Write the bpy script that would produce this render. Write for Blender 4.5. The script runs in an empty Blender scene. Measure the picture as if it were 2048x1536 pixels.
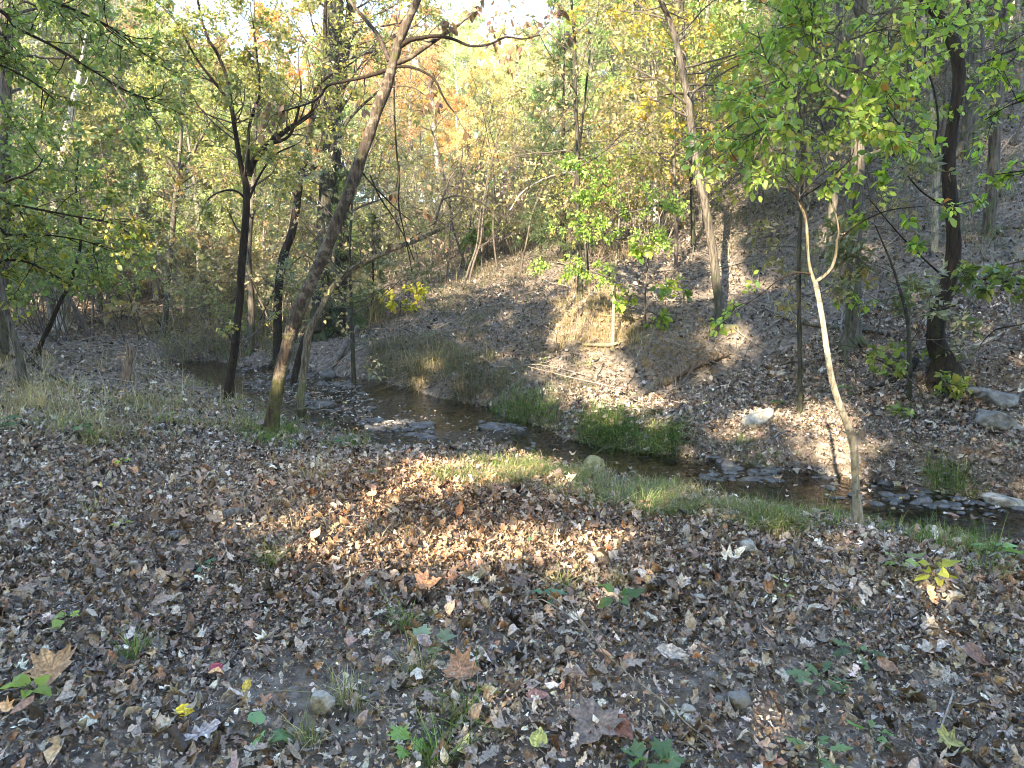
import bpy, bmesh, math, random
import numpy as np
from math import radians, sin, cos, tan, pi

# ------------------------------------------------------------------ camera, world, sun
SC = bpy.context.scene
COL = SC.collection
F = 1420.0                      # focal length in pixels of the 2048 px wide photograph
PITCH = radians(8.5)
CAMZ = 1.6
cam_d = bpy.data.cameras.new('camera')
cam_d.sensor_width = 36.0
cam_d.lens = 36.0 * F / 2048.0
cam_d.clip_start = 0.05
cam_d.clip_end = 600
cam = bpy.data.objects.new('camera', cam_d)
cam.location = (0, 0, CAMZ)
cam.rotation_euler = (radians(90) - PITCH, 0, 0)
COL.objects.link(cam)
SC.camera = cam

SUN_EL = radians(25)
SUN_AZ = math.atan2(-0.50, -1.0)          # towards the sun: behind the viewer, to the left
TOSUN = np.array([cos(SUN_EL) * sin(SUN_AZ), cos(SUN_EL) * cos(SUN_AZ), sin(SUN_EL)])
world = bpy.data.worlds.new('World')
SC.world = world
world.use_nodes = True
wn = world.node_tree
wn.nodes.clear()
sky = wn.nodes.new('ShaderNodeTexSky')
sky.sky_type = 'NISHITA'
sky.sun_disc = False
sky.sun_elevation = SUN_EL
sky.sun_rotation = SUN_AZ
sky.altitude = 1000
sky.air_density = 1.0
sky.dust_density = 0.3
sky.ozone_density = 0.9
bg = wn.nodes.new('ShaderNodeBackground')
bg.inputs[1].default_value = 0.14
wo = wn.nodes.new('ShaderNodeOutputWorld')
wn.links.new(sky.outputs[0], bg.inputs[0])
wn.links.new(bg.outputs[0], wo.inputs[0])

sun_d = bpy.data.lights.new('sun', 'SUN')
sun_d.energy = 3.4
sun_d.angle = radians(0.5)
sun_d.color = (1.0, 0.83, 0.60)
sun = bpy.data.objects.new('sun', sun_d)
from mathutils import Vector
sun.rotation_euler = Vector(TOSUN).to_track_quat('Z', 'Y').to_euler()
sun.location = (0, 0, 30)
COL.objects.link(sun)
SC.view_settings.view_transform = 'Standard'
SC.view_settings.look = 'None'
SC.view_settings.exposure = 3.0
SC.view_settings.gamma = 1.0
SC.cycles.max_bounces = 8
SC.cycles.diffuse_bounces = 6
SC.cycles.glossy_bounces = 2
SC.cycles.transmission_bounces = 4
SC.cycles.transparent_max_bounces = 4
SC.cycles.caustics_reflective = False
SC.cycles.caustics_refractive = False
SC.cycles.sample_clamp_indirect = 6.0

HAZE = 0.0008
SC.cycles.volume_bounces = 1
SC.cycles.filter_width = 1.0
R = np.random.default_rng(7)
random.seed(7)

# ------------------------------------------------------------------ maths helpers
def norm(v):
    v = np.asarray(v, float)
    return v / np.maximum(np.linalg.norm(v, axis=-1, keepdims=True), 1e-9)

_T = [np.random.default_rng(100 + k).random((256, 256)) for k in range(6)]
def vnoise(x, y, k=0):
    x = np.asarray(x, float); y = np.asarray(y, float)
    ix = np.floor(x).astype(int); iy = np.floor(y).astype(int)
    fx = x - ix; fy = y - iy
    fx = fx * fx * (3 - 2 * fx); fy = fy * fy * (3 - 2 * fy)
    T = _T[k % 6]
    a = T[ix & 255, iy & 255]; b = T[(ix + 1) & 255, iy & 255]
    c = T[ix & 255, (iy + 1) & 255]; d = T[(ix + 1) & 255, (iy + 1) & 255]
    return (a * (1 - fx) + b * fx) * (1 - fy) + (c * (1 - fx) + d * fx) * fy - 0.5
def fbm(x, y, s, o=3, k=0):
    r = 0; a = 1.0
    for i in range(o):
        r = r + a * vnoise(x * s + 13.7 * i, y * s + 5.3 * i, k + i)
        s *= 2.1; a *= 0.5
    return r
def sstep(a, b, x):
    t = np.clip((x - a) / (b - a), 0, 1)
    return t * t * (3 - 2 * t)

# ------------------------------------------------------------------ terrain
CREEK = np.array([(16, -1.0), (10, 2.6), (6.6, 4.1), (4.2, 5.45), (3.05, 6.15), (1.95, 6.95), (.8, 7.85), (.1, 8.45), (-.8, 8.85),
                  (-1.8, 9.8), (-3.1, 11.5), (-4.7, 13.1), (-6.8, 14.5), (-9.5, 15.3), (-13, 16.0), (-18, 17), (-30, 19), (-60, 24)], float)
CHW = np.array([.7, .7, .66, .64, .62, .60, .48, .46, 1.05, 1.3, 1.25, 1.1, .8, .6, .5, .4, .3, .3])
_seg = CREEK[1:] - CREEK[:-1]
_sl = np.linalg.norm(_seg, axis=1)
_cum = np.concatenate([[0], np.cumsum(_sl)])
def creek(x, y):
    """distance to the centre line, +1 on the far side / -1 on the near side, half width, length along"""
    x = np.asarray(x, float); y = np.asarray(y, float)
    best = np.full(x.shape, 1e9); side = np.ones(x.shape); hw = np.ones(x.shape); al = np.zeros(x.shape)
    for i in range(len(_seg)):
        dx = x - CREEK[i, 0]; dy = y - CREEK[i, 1]
        t = np.clip((dx * _seg[i, 0] + dy * _seg[i, 1]) / _sl[i] ** 2, 0, 1)
        ex = dx - t * _seg[i, 0]; ey = dy - t * _seg[i, 1]
        d = np.hypot(ex, ey)
        m = d < best
        best = np.where(m, d, best)
        cr = _seg[i, 0] * dy - _seg[i, 1] * dx
        side = np.where(m, np.where(cr < 0, 1.0, -1.0), side)
        hw = np.where(m, CHW[i] * (1 - t) + CHW[i + 1] * t, hw)
        al = np.where(m, _cum[i] + t * _sl[i], al)
    return best, side, hw, al
S_CASC = _cum[7]
def water_z(al):
    return -0.40 + 0.10 * sstep(S_CASC - .3, S_CASC + .15, al) + 0.012 * np.maximum(al - S_CASC - 3, 0)
AZ = [-2.0, -.7, -.45, -.3, -.22, -.12, 0.0, .1, .2, .35, .5, .7, 2.0]
SL = [.10, .10, .07, .10, .20, .26, .30, .40, .44, .47, .50, .52, .5]
CAP = [9., 9., 8., 7.5, 7., 6.3, 6.3, 8.5, 13., 22., 30., 34., 34.]
BKH = [.2, .2, .2, .3, .42, .5, .42, .2, .12, .12, .14, .2, .2]
def Hraw(x, y):
    x = np.asarray(x, float); y = np.asarray(y, float)
    d, side, hw, al = creek(x, y)
    hw = hw + 0.28 * fbm(x, y, .9, 2, 1)
    u = d - hw
    wz = water_z(al)
    az = x / np.maximum(y, 3.0)
    bed = wz - 0.10 - 0.10 * sstep(0, -.5, u) + 0.06 * fbm(x, y, 3.5, 2, 2)
    und = 0.16 * fbm(x, y, .45, 3, 0) + 0.035 * fbm(x, y, 3.0, 3, 3)
    near = und * sstep(0, 1.5, u) - .25 * (.35 + .65 * sstep(-2.8, -.4, x)) * (1 - sstep(0, 2.4, u)) + 0.05 * np.maximum(-y, 0)
    zn = bed + (near - bed) * sstep(-.05, .45, u)
    bh = np.interp(az, AZ, BKH); sl = np.interp(az, AZ, SL); cap = np.interp(az, AZ, CAP)
    t = np.maximum(u - .9, 0)
    h = -0.12 + bh * sstep(.1, 1.0, u) + sl * t * sstep(0, 2.0, t) + 0.9 * fbm(x, y, .12, 2, 4) * sstep(2, 12, t)
    back = np.maximum(y - 24 - .15 * np.abs(x + 4), 0) * .20 * sstep(.05, -.15, az)
    lf = np.maximum(-x - 9 - .25 * (y - 12), 0) * .35
    h = h + back
    h = np.where(h > 0, cap * np.tanh(h / cap), h)
    h = h + .5 * np.exp(-(((x - 1.45) / .8) ** 2 + ((y - 12.6) / 1.2) ** 2))
    zf = bed + (h + und * sstep(0, 1.5, u) - bed) * sstep(-.05, .6, u)
    z = np.where(side > 0, zf, zn)
    zl = np.where(side < 0, np.maximum(-x - 7.5, 0) * .16 * sstep(6, 14, y), 0)
    return z + zl + lf * 0 + np.where(side < 0, .55 * sstep(-3.6, -5.4, x) * np.exp(-((y - 11.6) / 1.7) ** 2) * sstep(0, 1.2, u), 0)
GX0, GX1, GY0, GY1, GS = -32., 32., -2., 50., .05
_gx = np.arange(GX0, GX1 + GS, GS); _gy = np.arange(GY0, GY1 + GS, GS)
_HG = Hraw(*np.meshgrid(_gx, _gy, indexing='ij'))
def H(x, y):
    x = np.asarray(x, float); y = np.asarray(y, float)
    fx = (x - GX0) / GS; fy = (y - GY0) / GS
    ins = (fx >= 0) & (fy >= 0) & (fx < len(_gx) - 1.01) & (fy < len(_gy) - 1.01)
    ix = np.clip(fx, 0, len(_gx) - 2).astype(int); iy = np.clip(fy, 0, len(_gy) - 2).astype(int)
    tx = np.clip(fx - ix, 0, 1); ty = np.clip(fy - iy, 0, 1)
    g = (_HG[ix, iy] * (1 - tx) + _HG[ix + 1, iy] * tx) * (1 - ty) + (_HG[ix, iy + 1] * (1 - tx) + _HG[ix + 1, iy + 1] * tx) * ty
    if np.all(ins):
        return g
    g = np.array(g, ndmin=1); o = np.array(~ins, ndmin=1)
    xx = np.array(x * np.ones_like(g), ndmin=1); yy = np.array(y * np.ones_like(g), ndmin=1)
    g[o] = Hraw(xx[o], yy[o])
    return g if np.ndim(x) or np.ndim(y) else float(g[0])

def raydir(px, py):
    u = (np.asarray(px, float) - 1024) / F; v = (768 - np.asarray(py, float)) / F
    return np.stack([u, cos(PITCH) + v * sin(PITCH), -sin(PITCH) + v * cos(PITCH)], -1)
def at(px, py, Y):
    d = raydir(px, py)
    return np.array([0, 0, CAMZ]) + d * (Y / d[..., 1])[..., None] if np.ndim(px) else np.array([0, 0, CAMZ]) + d * (Y / d[1])
def topix(p):
    p = np.asarray(p, float)
    x = p[..., 0]; y = p[..., 1]; z = p[..., 2] - CAMZ
    zc = y * cos(PITCH) - z * sin(PITCH); yc = y * sin(PITCH) + z * cos(PITCH)
    zs = np.where(zc > .05, zc, np.nan)
    return 1024 + F * x / zs, 768 - F * yc / zs
_TS = np.concatenate([np.geomspace(1.8, 90, 260)])
def hit(px, py):
    """where the ray through a pixel meets the ground"""
    px = np.atleast_1d(np.asarray(px, float)); py = np.atleast_1d(np.asarray(py, float))
    d = raydir(px, py)
    Y = np.full(px.shape, np.nan); prev = np.full(px.shape, 1.0); pt = np.full(px.shape, 1.5)
    for t in _TS:
        s = t / d[:, 1]
        h = CAMZ + d[:, 2] * s - H(d[:, 0] * s, np.full(px.shape, t))
        m = np.isnan(Y) & (h < 0)
        Y[m] = (pt + (t - pt) * prev / np.maximum(prev - h, 1e-6))[m]
        prev = h; pt = np.full(px.shape, t)
    p = np.array([0, 0, CAMZ]) + d * (Y / d[:, 1])[:, None]
    p[:, 2] = np.where(np.isnan(Y), np.nan, H(np.nan_to_num(p[:, 0]), np.nan_to_num(p[:, 1])))
    return p

# ------------------------------------------------------------------ where sunlight gets through the canopy (leaves removed to place the sun patches)
LIT = [(1010, 945, 190, 30), (900, 985, 120, 24), (660, 1022, 140, 18), (860, 1095, 320, 52), (1150, 1085, 170, 30), (450, 1060, 120, 14), (760, 1150, 170, 22), (1170, 1100, 60, 40), (1175, 650, 60, 62), (1200, 600, 50, 30),
       (1190, 770, 85, 62), (1110, 745, 40, 40), (1240, 810, 110, 28), (1265, 500, 50, 22), (1120, 515, 50, 16), (1475, 685, 42, 26), (1520, 575, 60, 12), (1430, 720, 30, 10), (1540, 842, 100, 18),
       (1640, 835, 62, 40), (1670, 890, 48, 42), (850, 785, 22, 30), (885, 740, 20, 20), (958, 688, 32, 9), (1010, 720, 40, 10), (905, 790, 50, 9), (60, 1075, 150, 14), (180, 1130, 240, 16), (40, 1330, 200, 30),
       (330, 1240, 200, 14), (1700, 520, 30, 30), (1660, 480, 30, 30), (1190, 545, 30, 26), (1330, 760, 60, 8), (1500, 880, 120, 8), (262, 730, 14, 30), (150, 940, 90, 8), (1960, 305, 50, 12), (1180, 925, 60, 16), (1300, 860, 120, 10)]
def in_lit(px, py):
    f = np.full(px.shape, 99.0)
    for (cx, cy, rx, ry) in LIT:
        f = np.minimum(f, ((px - cx) / rx) ** 2 + ((py - cy) / ry) ** 2)
    return f < .65 + 1.5 * np.random.default_rng(3).random(px.shape)
LITS = []        # (3-D point, radius): trunks that catch the sun, filled in below
def blocks_sun(p):
    """True for leaves that stand between the sun and a sunlit patch"""
    p = np.asarray(p, float)
    out = np.zeros(len(p), bool)
    done = np.zeros(len(p), bool)
    h = -TOSUN / np.hypot(TOSUN[0], TOSUN[1])
    for s in np.concatenate([np.arange(0.2, 60, .35)]):
        q = p + h * s
        g = H(q[:, 0], q[:, 1])
        m = ~done & (q[:, 2] < g)
        if m.any():
            a, b = topix(q[m])
            r = in_lit(np.nan_to_num(a, nan=-9e3), np.nan_to_num(b, nan=-9e3))
            out[m] = r
        done |= m
    for c, r in LITS:
        w = np.asarray(c) - p
        al = -(w @ TOSUN)
        d = np.linalg.norm(w + al[:, None] * TOSUN, axis=1)
        out |= (d < r) & (al > 0.3)
    return out
def inview(p, m=40):
    a, b = topix(p)
    with np.errstate(invalid='ignore'):
        return (a > -m) & (a < 2048 + m) & (b > -m) & (b < 1536 + m)

# ------------------------------------------------------------------ mesh helpers
def mesh_obj(name, V, faces, mat, parent=None, loc=None, col=None, smooth=False, matidx=None):
    """faces: list of int arrays (n,k); V world coords; loc = origin"""
    if loc is None:
        loc = np.array(parent.location) if parent is not None else np.zeros(3)
    loc = np.asarray(loc, float)
    me = bpy.data.meshes.new(name)
    V = np.asarray(V, float) - loc
    me.vertices.add(len(V)); me.vertices.foreach_set('co', V.astype(np.float32).ravel())
    faces = [np.asarray(f, int) for f in faces if len(f)]
    li = np.concatenate([f.ravel() for f in faces])
    sz = np.concatenate([np.full(len(f), f.shape[1]) for f in faces])
    st = np.concatenate([[0], np.cumsum(sz)[:-1]])
    me.loops.add(len(li)); me.loops.foreach_set('vertex_index', li.astype(np.int32))
    me.polygons.add(len(sz)); me.polygons.foreach_set('loop_start', st.astype(np.int32))
    if smooth is not False:
        sm = np.ones(len(sz), bool) if smooth is True else np.asarray(smooth)
        me.polygons.foreach_set('use_smooth', sm)
    for m in (mat if isinstance(mat, (list, tuple)) else [mat]):
        me.materials.append(m)
    if matidx is not None:
        me.polygons.foreach_set('material_index', np.asarray(matidx, np.int32))
    if col is not None:
        a = me.attributes.new('Col', 'FLOAT_COLOR', 'POINT')
        c = np.ones((len(V), 4), np.float32); c[:, :3] = col
        a.data.foreach_set('color', c.ravel())
    me.update(calc_edges=True)
    if smooth is False:
        me.polygons.foreach_set('use_smooth', np.zeros(len(sz), bool))
    o = bpy.data.objects.new(name, me)
    COL.objects.link(o)
    if parent is not None:
        o.parent = parent
        o.location = loc - np.array(parent.location)
    else:
        o.location = loc
    return o
def tag(o, label=None, cat=None, group=None, kind=None):
    if label: o['label'] = label
    if cat: o['category'] = cat
    if group: o['group'] = group
    if kind: o['kind'] = kind
    return o
def empty(name, loc, label, cat, group=None):
    o = bpy.data.objects.new(name, None)
    o.location = loc; o.empty_display_size = .2
    COL.objects.link(o)
    return tag(o, label, cat, group)
def dup(root, loc, rz=0, s=1, label=None, group=None, tint=None, sz=None):
    r = root.copy(); COL.objects.link(r)
    r.location = loc; r.rotation_euler = (random.uniform(-.04, .04), random.uniform(-.04, .04), rz); r.scale = (s, s, sz or s)
    if label: r['label'] = label
    if group: r['group'] = group
    for ch in list(root.children):
        c = ch.copy(); COL.objects.link(c); c.parent = r
        if tint is not None and ch.name.startswith('crown'):
            c.color = (*tint, 1)
    return r

class Tubes:
    def __init__(s):
        s.V = []; s.F = []; s.n = 0
    def add(s, P, rad, k=None, rough=0.0, cap=True):
        P = np.asarray(P, float); rad = np.asarray(rad, float)
        n = len(P)
        if k is None:
            k = 3 if rad.max() < .006 else 4 if rad.max() < .015 else 6 if rad.max() < .04 else 10 if rad.max() < .08 else 16
        T = norm(np.gradient(P, axis=0))
        a = np.array([1., 0, 0]) if abs(T[0, 0]) < .8 else np.array([0, 1., 0])
        N = np.zeros((n, 3))
        a = norm(a - T[0] * (a @ T[0])); N[0] = a
        for i in range(1, n):
            a = a - T[i] * (a @ T[i]); a = a / max(np.linalg.norm(a), 1e-9); N[i] = a
        B = np.cross(T, N)
        th = np.linspace(0, 2 * pi, k, endpoint=False)
        rr = rad[:, None] * np.ones((1, k))
        if rough:
            sd = R.random() * 99
            L = np.concatenate([[0], np.cumsum(np.linalg.norm(np.diff(P, axis=0), axis=1))])
            TH = th[None, :] * np.ones((n, 1)); LL = L[:, None] * np.ones((1, k))
            rr = rr * (1 + rough * (vnoise(np.cos(TH) * 2.2 + sd, np.sin(TH) * 2.2 + LL * 2.0 + sd, 2) + .7 * vnoise(np.cos(TH) * 5 + sd, np.sin(TH) * 5 + LL * 5, 3)) * 1.6)
        V = P[:, None] + rr[..., None] * (np.cos(th)[None, :, None] * N[:, None] + np.sin(th)[None, :, None] * B[:, None])
        b = s.n
        i = np.arange(n - 1)[:, None] * k; j = np.arange(k)[None]
        q = np.stack([i + j, i + (j + 1) % k, i + k + (j + 1) % k, i + k + j], -1).reshape(-1, 4) + b
        s.V.append(V.reshape(-1, 3)); s.F.append(q); s.n += n * k
        if cap:
            s.V.append(P[-1:] + T[-1:] * rad[-1] * .4)
            jj = np.arange(k); o = b + (n - 1) * k
            t = np.stack([o + jj, o + (jj + 1) % k, np.full(k, s.n), np.full(k, s.n)], -1)
            s.F.append(np.stack([o + jj, o + (jj + 1) % k, np.full(k, s.n)], -1)); s.n += 1
    def get(s):
        q = [f for f in s.F if f.shape[1] == 4]; t = [f for f in s.F if f.shape[1] == 3]
        out = []
        if q: out.append(np.concatenate(q))
        if t: out.append(np.concatenate(t))
        return np.concatenate(s.V), out

def smooth_path(P, rad, step):
    """Catmull-Rom resample"""
    P = np.asarray(P, float); rad = np.asarray(rad, float)
    Q = np.vstack([2 * P[0] - P[1], P, 2 * P[-1] - P[-2]])
    out = []; ro = []
    for i in range(len(P) - 1):
        p0, p1, p2, p3 = Q[i:i + 4]
        n = max(2, int(np.linalg.norm(p2 - p1) / step))
        for t in np.linspace(0, 1, n, endpoint=False):
            out.append(.5 * ((2 * p1) + (p2 - p0) * t + (2 * p0 - 5 * p1 + 4 * p2 - p3) * t * t + (3 * p1 - p0 - 3 * p2 + p3) * t ** 3))
            ro.append(rad[i] * (1 - t) + rad[i + 1] * t)
    out.append(P[-1]); ro.append(rad[-1])
    return np.array(out), np.array(ro)

# ---- leaf templates: centre vertex + ring.  x = along leaf (0..1), y = across, z = normal
def ring(pts, cx=.5):
    pts = np.asarray(pts, float)
    return np.vstack([[cx, 0], pts])
def sym(half):
    half = np.asarray(half, float)
    lo = half[::-1].copy(); lo[:, 1] *= -1
    pts = np.vstack([[0, 0], half, [1, 0], lo])
    return pts
OVAL = ring(sym([(.18, .2), (.45, .3), (.75, .19)]))
OVAL_LO = ring(np.array([(0, 0), (.45, .27), (1, 0), (.45, -.27)]))
NARROW = ring(sym([(.25, .1), (.6, .11)]))
HEART = ring(sym([(.02, .22), (.25, .38), (.6, .3), (.85, .1)]), .45)
OAK = ring(sym([(.1, .05), (.2, .17), (.3, .08), (.42, .27), (.52, .11), (.66, .27), (.75, .12), (.88, .15)]))
MAPLE = ring(sym([(-.03, .12), (-.10, .30), (.06, .33), (.03, .50), (.27, .36), (.46, .56), (.50, .26), (.66, .27), (.78, .12)]), .35)
BROKEN = ring(np.array([(0, 0), (.1, .2), (.3, .32), (.5, .15), (.8, .25), (.9, -.05), (.55, -.12), (.6, -.3), (.2, -.25)]))
def curled(t, k1, k2, tw, rj):
    x = t[:, 0].copy(); y = t[:, 1].copy()
    k1 = np.clip(k1, -.7, .7); k2 = np.clip(k2, -.9, .9); tw = np.clip(tw, -.6, .6)
    if len(t) > 14: k1 *= .6; k2 *= .6; tw *= .5
    jit = rj.normal(0, .025, (len(t), 2)); jit[:2] = 0
    x = x + jit[:, 0]; y = y + jit[:, 1]
    z = k1 * (x - .5) ** 2 * 1.2 + k2 * y * y * 3.0 + tw * (x - .5) * y * 2 + rj.normal(0, .03, len(t))
    z = z - z[0] * 0
    xs = x * (1 - .25 * abs(k1)); ys = y * (1 - .35 * abs(k2))
    return np.stack([xs, ys, z], 1)
def templates(shapes, n, curl=1.0, seed=1):
    rj = np.random.default_rng(seed)
    return [curled(shapes[i % len(shapes)], rj.normal(0, .5) * curl, rj.normal(.25, .6) * curl, rj.normal(0, .5) * curl, rj) for i in range(n)]
def leaf_arrays(pos, A, N, size, temps, colr, pick=None, rng=None):
    rng = rng or R
    n = len(pos)
    A = norm(A); N = N - A * np.sum(A * N, 1, keepdims=True); N = norm(N); B = np.cross(N, A)
    if pick is None: pick = rng.integers(0, len(temps), n)
    Vs = []; Fs = []; Cs = []; off = 0
    for ti, t in enumerate(temps):
        m = pick == ti
        c = int(m.sum())
        if not c: continue
        k = len(t)
        s = size[m][:, None, None]
        V = pos[m][:, None] + s * (t[None, :, 0:1] * A[m][:, None] + t[None, :, 1:2] * B[m][:, None] + t[None, :, 2:3] * N[m][:, None])
        j = np.arange(1, k); jn = np.concatenate([j[1:], [1]])
        f = np.stack([np.zeros(k - 1, int), j, jn], 1)
        Fc = (f[None] + (np.arange(c) * k)[:, None, None] + off).reshape(-1, 3)
        Vs.append(V.reshape(-1, 3)); Fs.append(Fc); Cs.append(np.repeat(colr[m], k, 0)); off += c * k
    return np.concatenate(Vs), np.concatenate(Fs), np.concatenate(Cs)
def palette(cols, wts, n, rng=None, jit=.18, hue=.035):
    rng = rng or R
    cols = np.array(cols, float); wts = np.array(wts, float) / np.sum(wts)
    c = cols[rng.choice(len(cols), n, p=wts)]
    return np.clip(c * np.exp(rng.normal(0, jit, (n, 1))) * np.exp(rng.normal(0, hue, (n, 3))), .004, .9)
def randdir(n, rng=None):
    rng = rng or R
    return norm(rng.normal(size=(n, 3)))

# ------------------------------------------------------------------ materials
def newmat(name):
    m = bpy.data.materials.new(name); m.use_nodes = True
    nt = m.node_tree; nt.nodes.clear()
    out = nt.nodes.new('ShaderNodeOutputMaterial')
    return m, nt, out
def N_(nt, t, **kw):
    n = nt.nodes.new(t)
    for k, v in kw.items(): setattr(n, k, v)
    return n
def leaf_mat(name, trans=.35, rough=.5, spec=.35, tint=False, mottle=0):
    m, nt, out = newmat(name); L = nt.links
    at_ = N_(nt, 'ShaderNodeAttribute', attribute_name='Col')
    c = at_.outputs['Color']
    if tint:
        oi = N_(nt, 'ShaderNodeObjectInfo'); mx = N_(nt, 'ShaderNodeMix', data_type='RGBA', blend_type='MULTIPLY')
        mx.inputs[0].default_value = 1
        L.new(c, mx.inputs[6]); L.new(oi.outputs['Color'], mx.inputs[7]); c = mx.outputs[2]
    b = N_(nt, 'ShaderNodeBsdfPrincipled')
    if mottle:
        tc = N_(nt, 'ShaderNodeTexCoord'); nz = N_(nt, 'ShaderNodeTexNoise'); nz.inputs['Scale'].default_value = 95; nz.inputs['Detail'].default_value = 5; L.new(tc.outputs['Object'], nz.inputs[0])
        mr = N_(nt, 'ShaderNodeMapRange'); mr.inputs[1].default_value = .32; mr.inputs[2].default_value = .66; mr.inputs[3].default_value = 1 - mottle; mr.inputs[4].default_value = 1 + mottle * .8
        L.new(nz.outputs[0], mr.inputs[0]); vm = N_(nt, 'ShaderNodeVectorMath', operation='SCALE'); L.new(c, vm.inputs[0]); L.new(mr.outputs[0], vm.inputs['Scale']); c = vm.outputs[0]
        bp = N_(nt, 'ShaderNodeBump'); bp.inputs['Strength'].default_value = .55; bp.inputs['Distance'].default_value = .006; L.new(nz.outputs[0], bp.inputs['Height']); L.new(bp.outputs[0], b.inputs['Normal'])
    b.inputs['Roughness'].default_value = rough; b.inputs['Specular IOR Level'].default_value = spec
    L.new(c, b.inputs['Base Color'])
    if trans:
        t = N_(nt, 'ShaderNodeBsdfTranslucent'); ms = N_(nt, 'ShaderNodeMixShader'); ms.inputs[0].default_value = trans
        g = N_(nt, 'ShaderNodeMix', data_type='RGBA', blend_type='MULTIPLY'); g.inputs[0].default_value = 1
        g.inputs[7].default_value = (1.5, 1.6, .7, 1)
        L.new(c, g.inputs[6]); L.new(g.outputs[2], t.inputs[0])
        L.new(b.outputs[0], ms.inputs[1]); L.new(t.outputs[0], ms.inputs[2]); L.new(ms.outputs[0], out.inputs[0])
    else:
        L.new(b.outputs[0], out.inputs[0])
    return m
def bark_mat(name, dark, light, moss=None, mossamt=.3, scale=1.0, patch=None, bump=.6, patch_lo=.52):
    m, nt, out = newmat(name); L = nt.links
    tc = N_(nt, 'ShaderNodeTexCoord'); mp = N_(nt, 'ShaderNodeMapping')
    mp.inputs['Scale'].default_value = (1, 1, .16)
    L.new(tc.outputs['Object'], mp.inputs[0])
    n1 = N_(nt, 'ShaderNodeTexNoise'); n1.inputs['Scale'].default_value = 42 * scale; n1.inputs['Detail'].default_value = 6; n1.inputs['Roughness'].default_value = .65
    L.new(mp.outputs[0], n1.inputs[0])
    cr = N_(nt, 'ShaderNodeValToRGB'); cr.color_ramp.elements[0].position = .36; cr.color_ramp.elements[1].position = .64
    cr.color_ramp.elements[0].color = (*dark, 1); cr.color_ramp.elements[1].color = (*light, 1)
    L.new(n1.outputs[0], cr.inputs[0]); c = cr.outputs[0]
    if patch:
        n2 = N_(nt, 'ShaderNodeTexNoise'); n2.inputs['Scale'].default_value = 9; n2.inputs['Detail'].default_value = 7; n2.inputs['Roughness'].default_value = .7
        L.new(tc.outputs['Object'], n2.inputs[0])
        r2 = N_(nt, 'ShaderNodeMapRange'); r2.inputs[1].default_value = patch_lo; r2.inputs[2].default_value = patch_lo + .1
        L.new(n2.outputs[0], r2.inputs[0])
        mx = N_(nt, 'ShaderNodeMix', data_type='RGBA'); L.new(r2.outputs[0], mx.inputs[0]); L.new(c, mx.inputs[6]); mx.inputs[7].default_value = (*patch, 1); c = mx.outputs[2]
    if moss:
        n3 = N_(nt, 'ShaderNodeTexNoise'); n3.inputs['Scale'].default_value = 5; n3.inputs['Detail'].default_value = 8; n3.inputs['Roughness'].default_value = .75
        L.new(tc.outputs['Object'], n3.inputs[0])
        sx = N_(nt, 'ShaderNodeSeparateXYZ'); L.new(tc.outputs['Object'], sx.inputs[0])
        hr = N_(nt, 'ShaderNodeMapRange'); hr.inputs[1].default_value = 0; hr.inputs[2].default_value = 1.2; hr.inputs[3].default_value = mossamt; hr.inputs[4].default_value = mossamt * .25
        L.new(sx.outputs[2], hr.inputs[0])
        ad = N_(nt, 'ShaderNodeMath', operation='ADD'); L.new(n3.outputs[0], ad.inputs[0]); L.new(hr.outputs[0], ad.inputs[1])
        r3 = N_(nt, 'ShaderNodeMapRange'); r3.inputs[1].default_value = .62; r3.inputs[2].default_value = .75
        L.new(ad.outputs[0], r3.inputs[0])
        mx = N_(nt, 'ShaderNodeMix', data_type='RGBA'); L.new(r3.outputs[0], mx.inputs[0]); L.new(c, mx.inputs[6]); mx.inputs[7].default_value = (*moss, 1); c = mx.outputs[2]
    b = N_(nt, 'ShaderNodeBsdfPrincipled'); b.inputs['Roughness'].default_value = .85; b.inputs['Specular IOR Level'].default_value = .25
    bp = N_(nt, 'ShaderNodeBump'); bp.inputs['Strength'].default_value = bump; bp.inputs['Distance'].default_value = .02
    L.new(n1.outputs[0], bp.inputs['Height']); L.new(bp.outputs[0], b.inputs['Normal'])
    L.new(c, b.inputs['Base Color']); L.new(b.outputs[0], out.inputs[0])
    return m
def noise_mat(name, stops, scale=6, rough=.9, bump=.5, bdist=.02, bscale=None, spec=.3, detail=8):
    m, nt, out = newmat(name); L = nt.links
    tc = N_(nt, 'ShaderNodeTexCoord')
    n1 = N_(nt, 'ShaderNodeTexNoise'); n1.inputs['Scale'].default_value = scale; n1.inputs['Detail'].default_value = detail; n1.inputs['Roughness'].default_value = .7
    L.new(tc.outputs['Object'], n1.inputs[0])
    cr = N_(nt, 'ShaderNodeValToRGB'); e = cr.color_ramp.elements
    e[0].position = stops[0][0]; e[0].color = (*stops[0][1], 1); e[1].position = stops[-1][0]; e[1].color = (*stops[-1][1], 1)
    for p, c in stops[1:-1]:
        x = e.new(p); x.color = (*c, 1)
    L.new(n1.outputs[0], cr.inputs[0])
    n2 = N_(nt, 'ShaderNodeTexNoise'); n2.inputs['Scale'].default_value = bscale or scale * 3; n2.inputs['Detail'].default_value = 8
    L.new(tc.outputs['Object'], n2.inputs[0])
    b = N_(nt, 'ShaderNodeBsdfPrincipled'); b.inputs['Roughness'].default_value = rough; b.inputs['Specular IOR Level'].default_value = spec
    bp = N_(nt, 'ShaderNodeBump'); bp.inputs['Strength'].default_value = bump; bp.inputs['Distance'].default_value = bdist
    L.new(n2.outputs[0], bp.inputs['Height']); L.new(bp.outputs[0], b.inputs['Normal'])
    L.new(cr.outputs[0], b.inputs['Base Color']); L.new(b.outputs[0], out.inputs[0])
    return m
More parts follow.
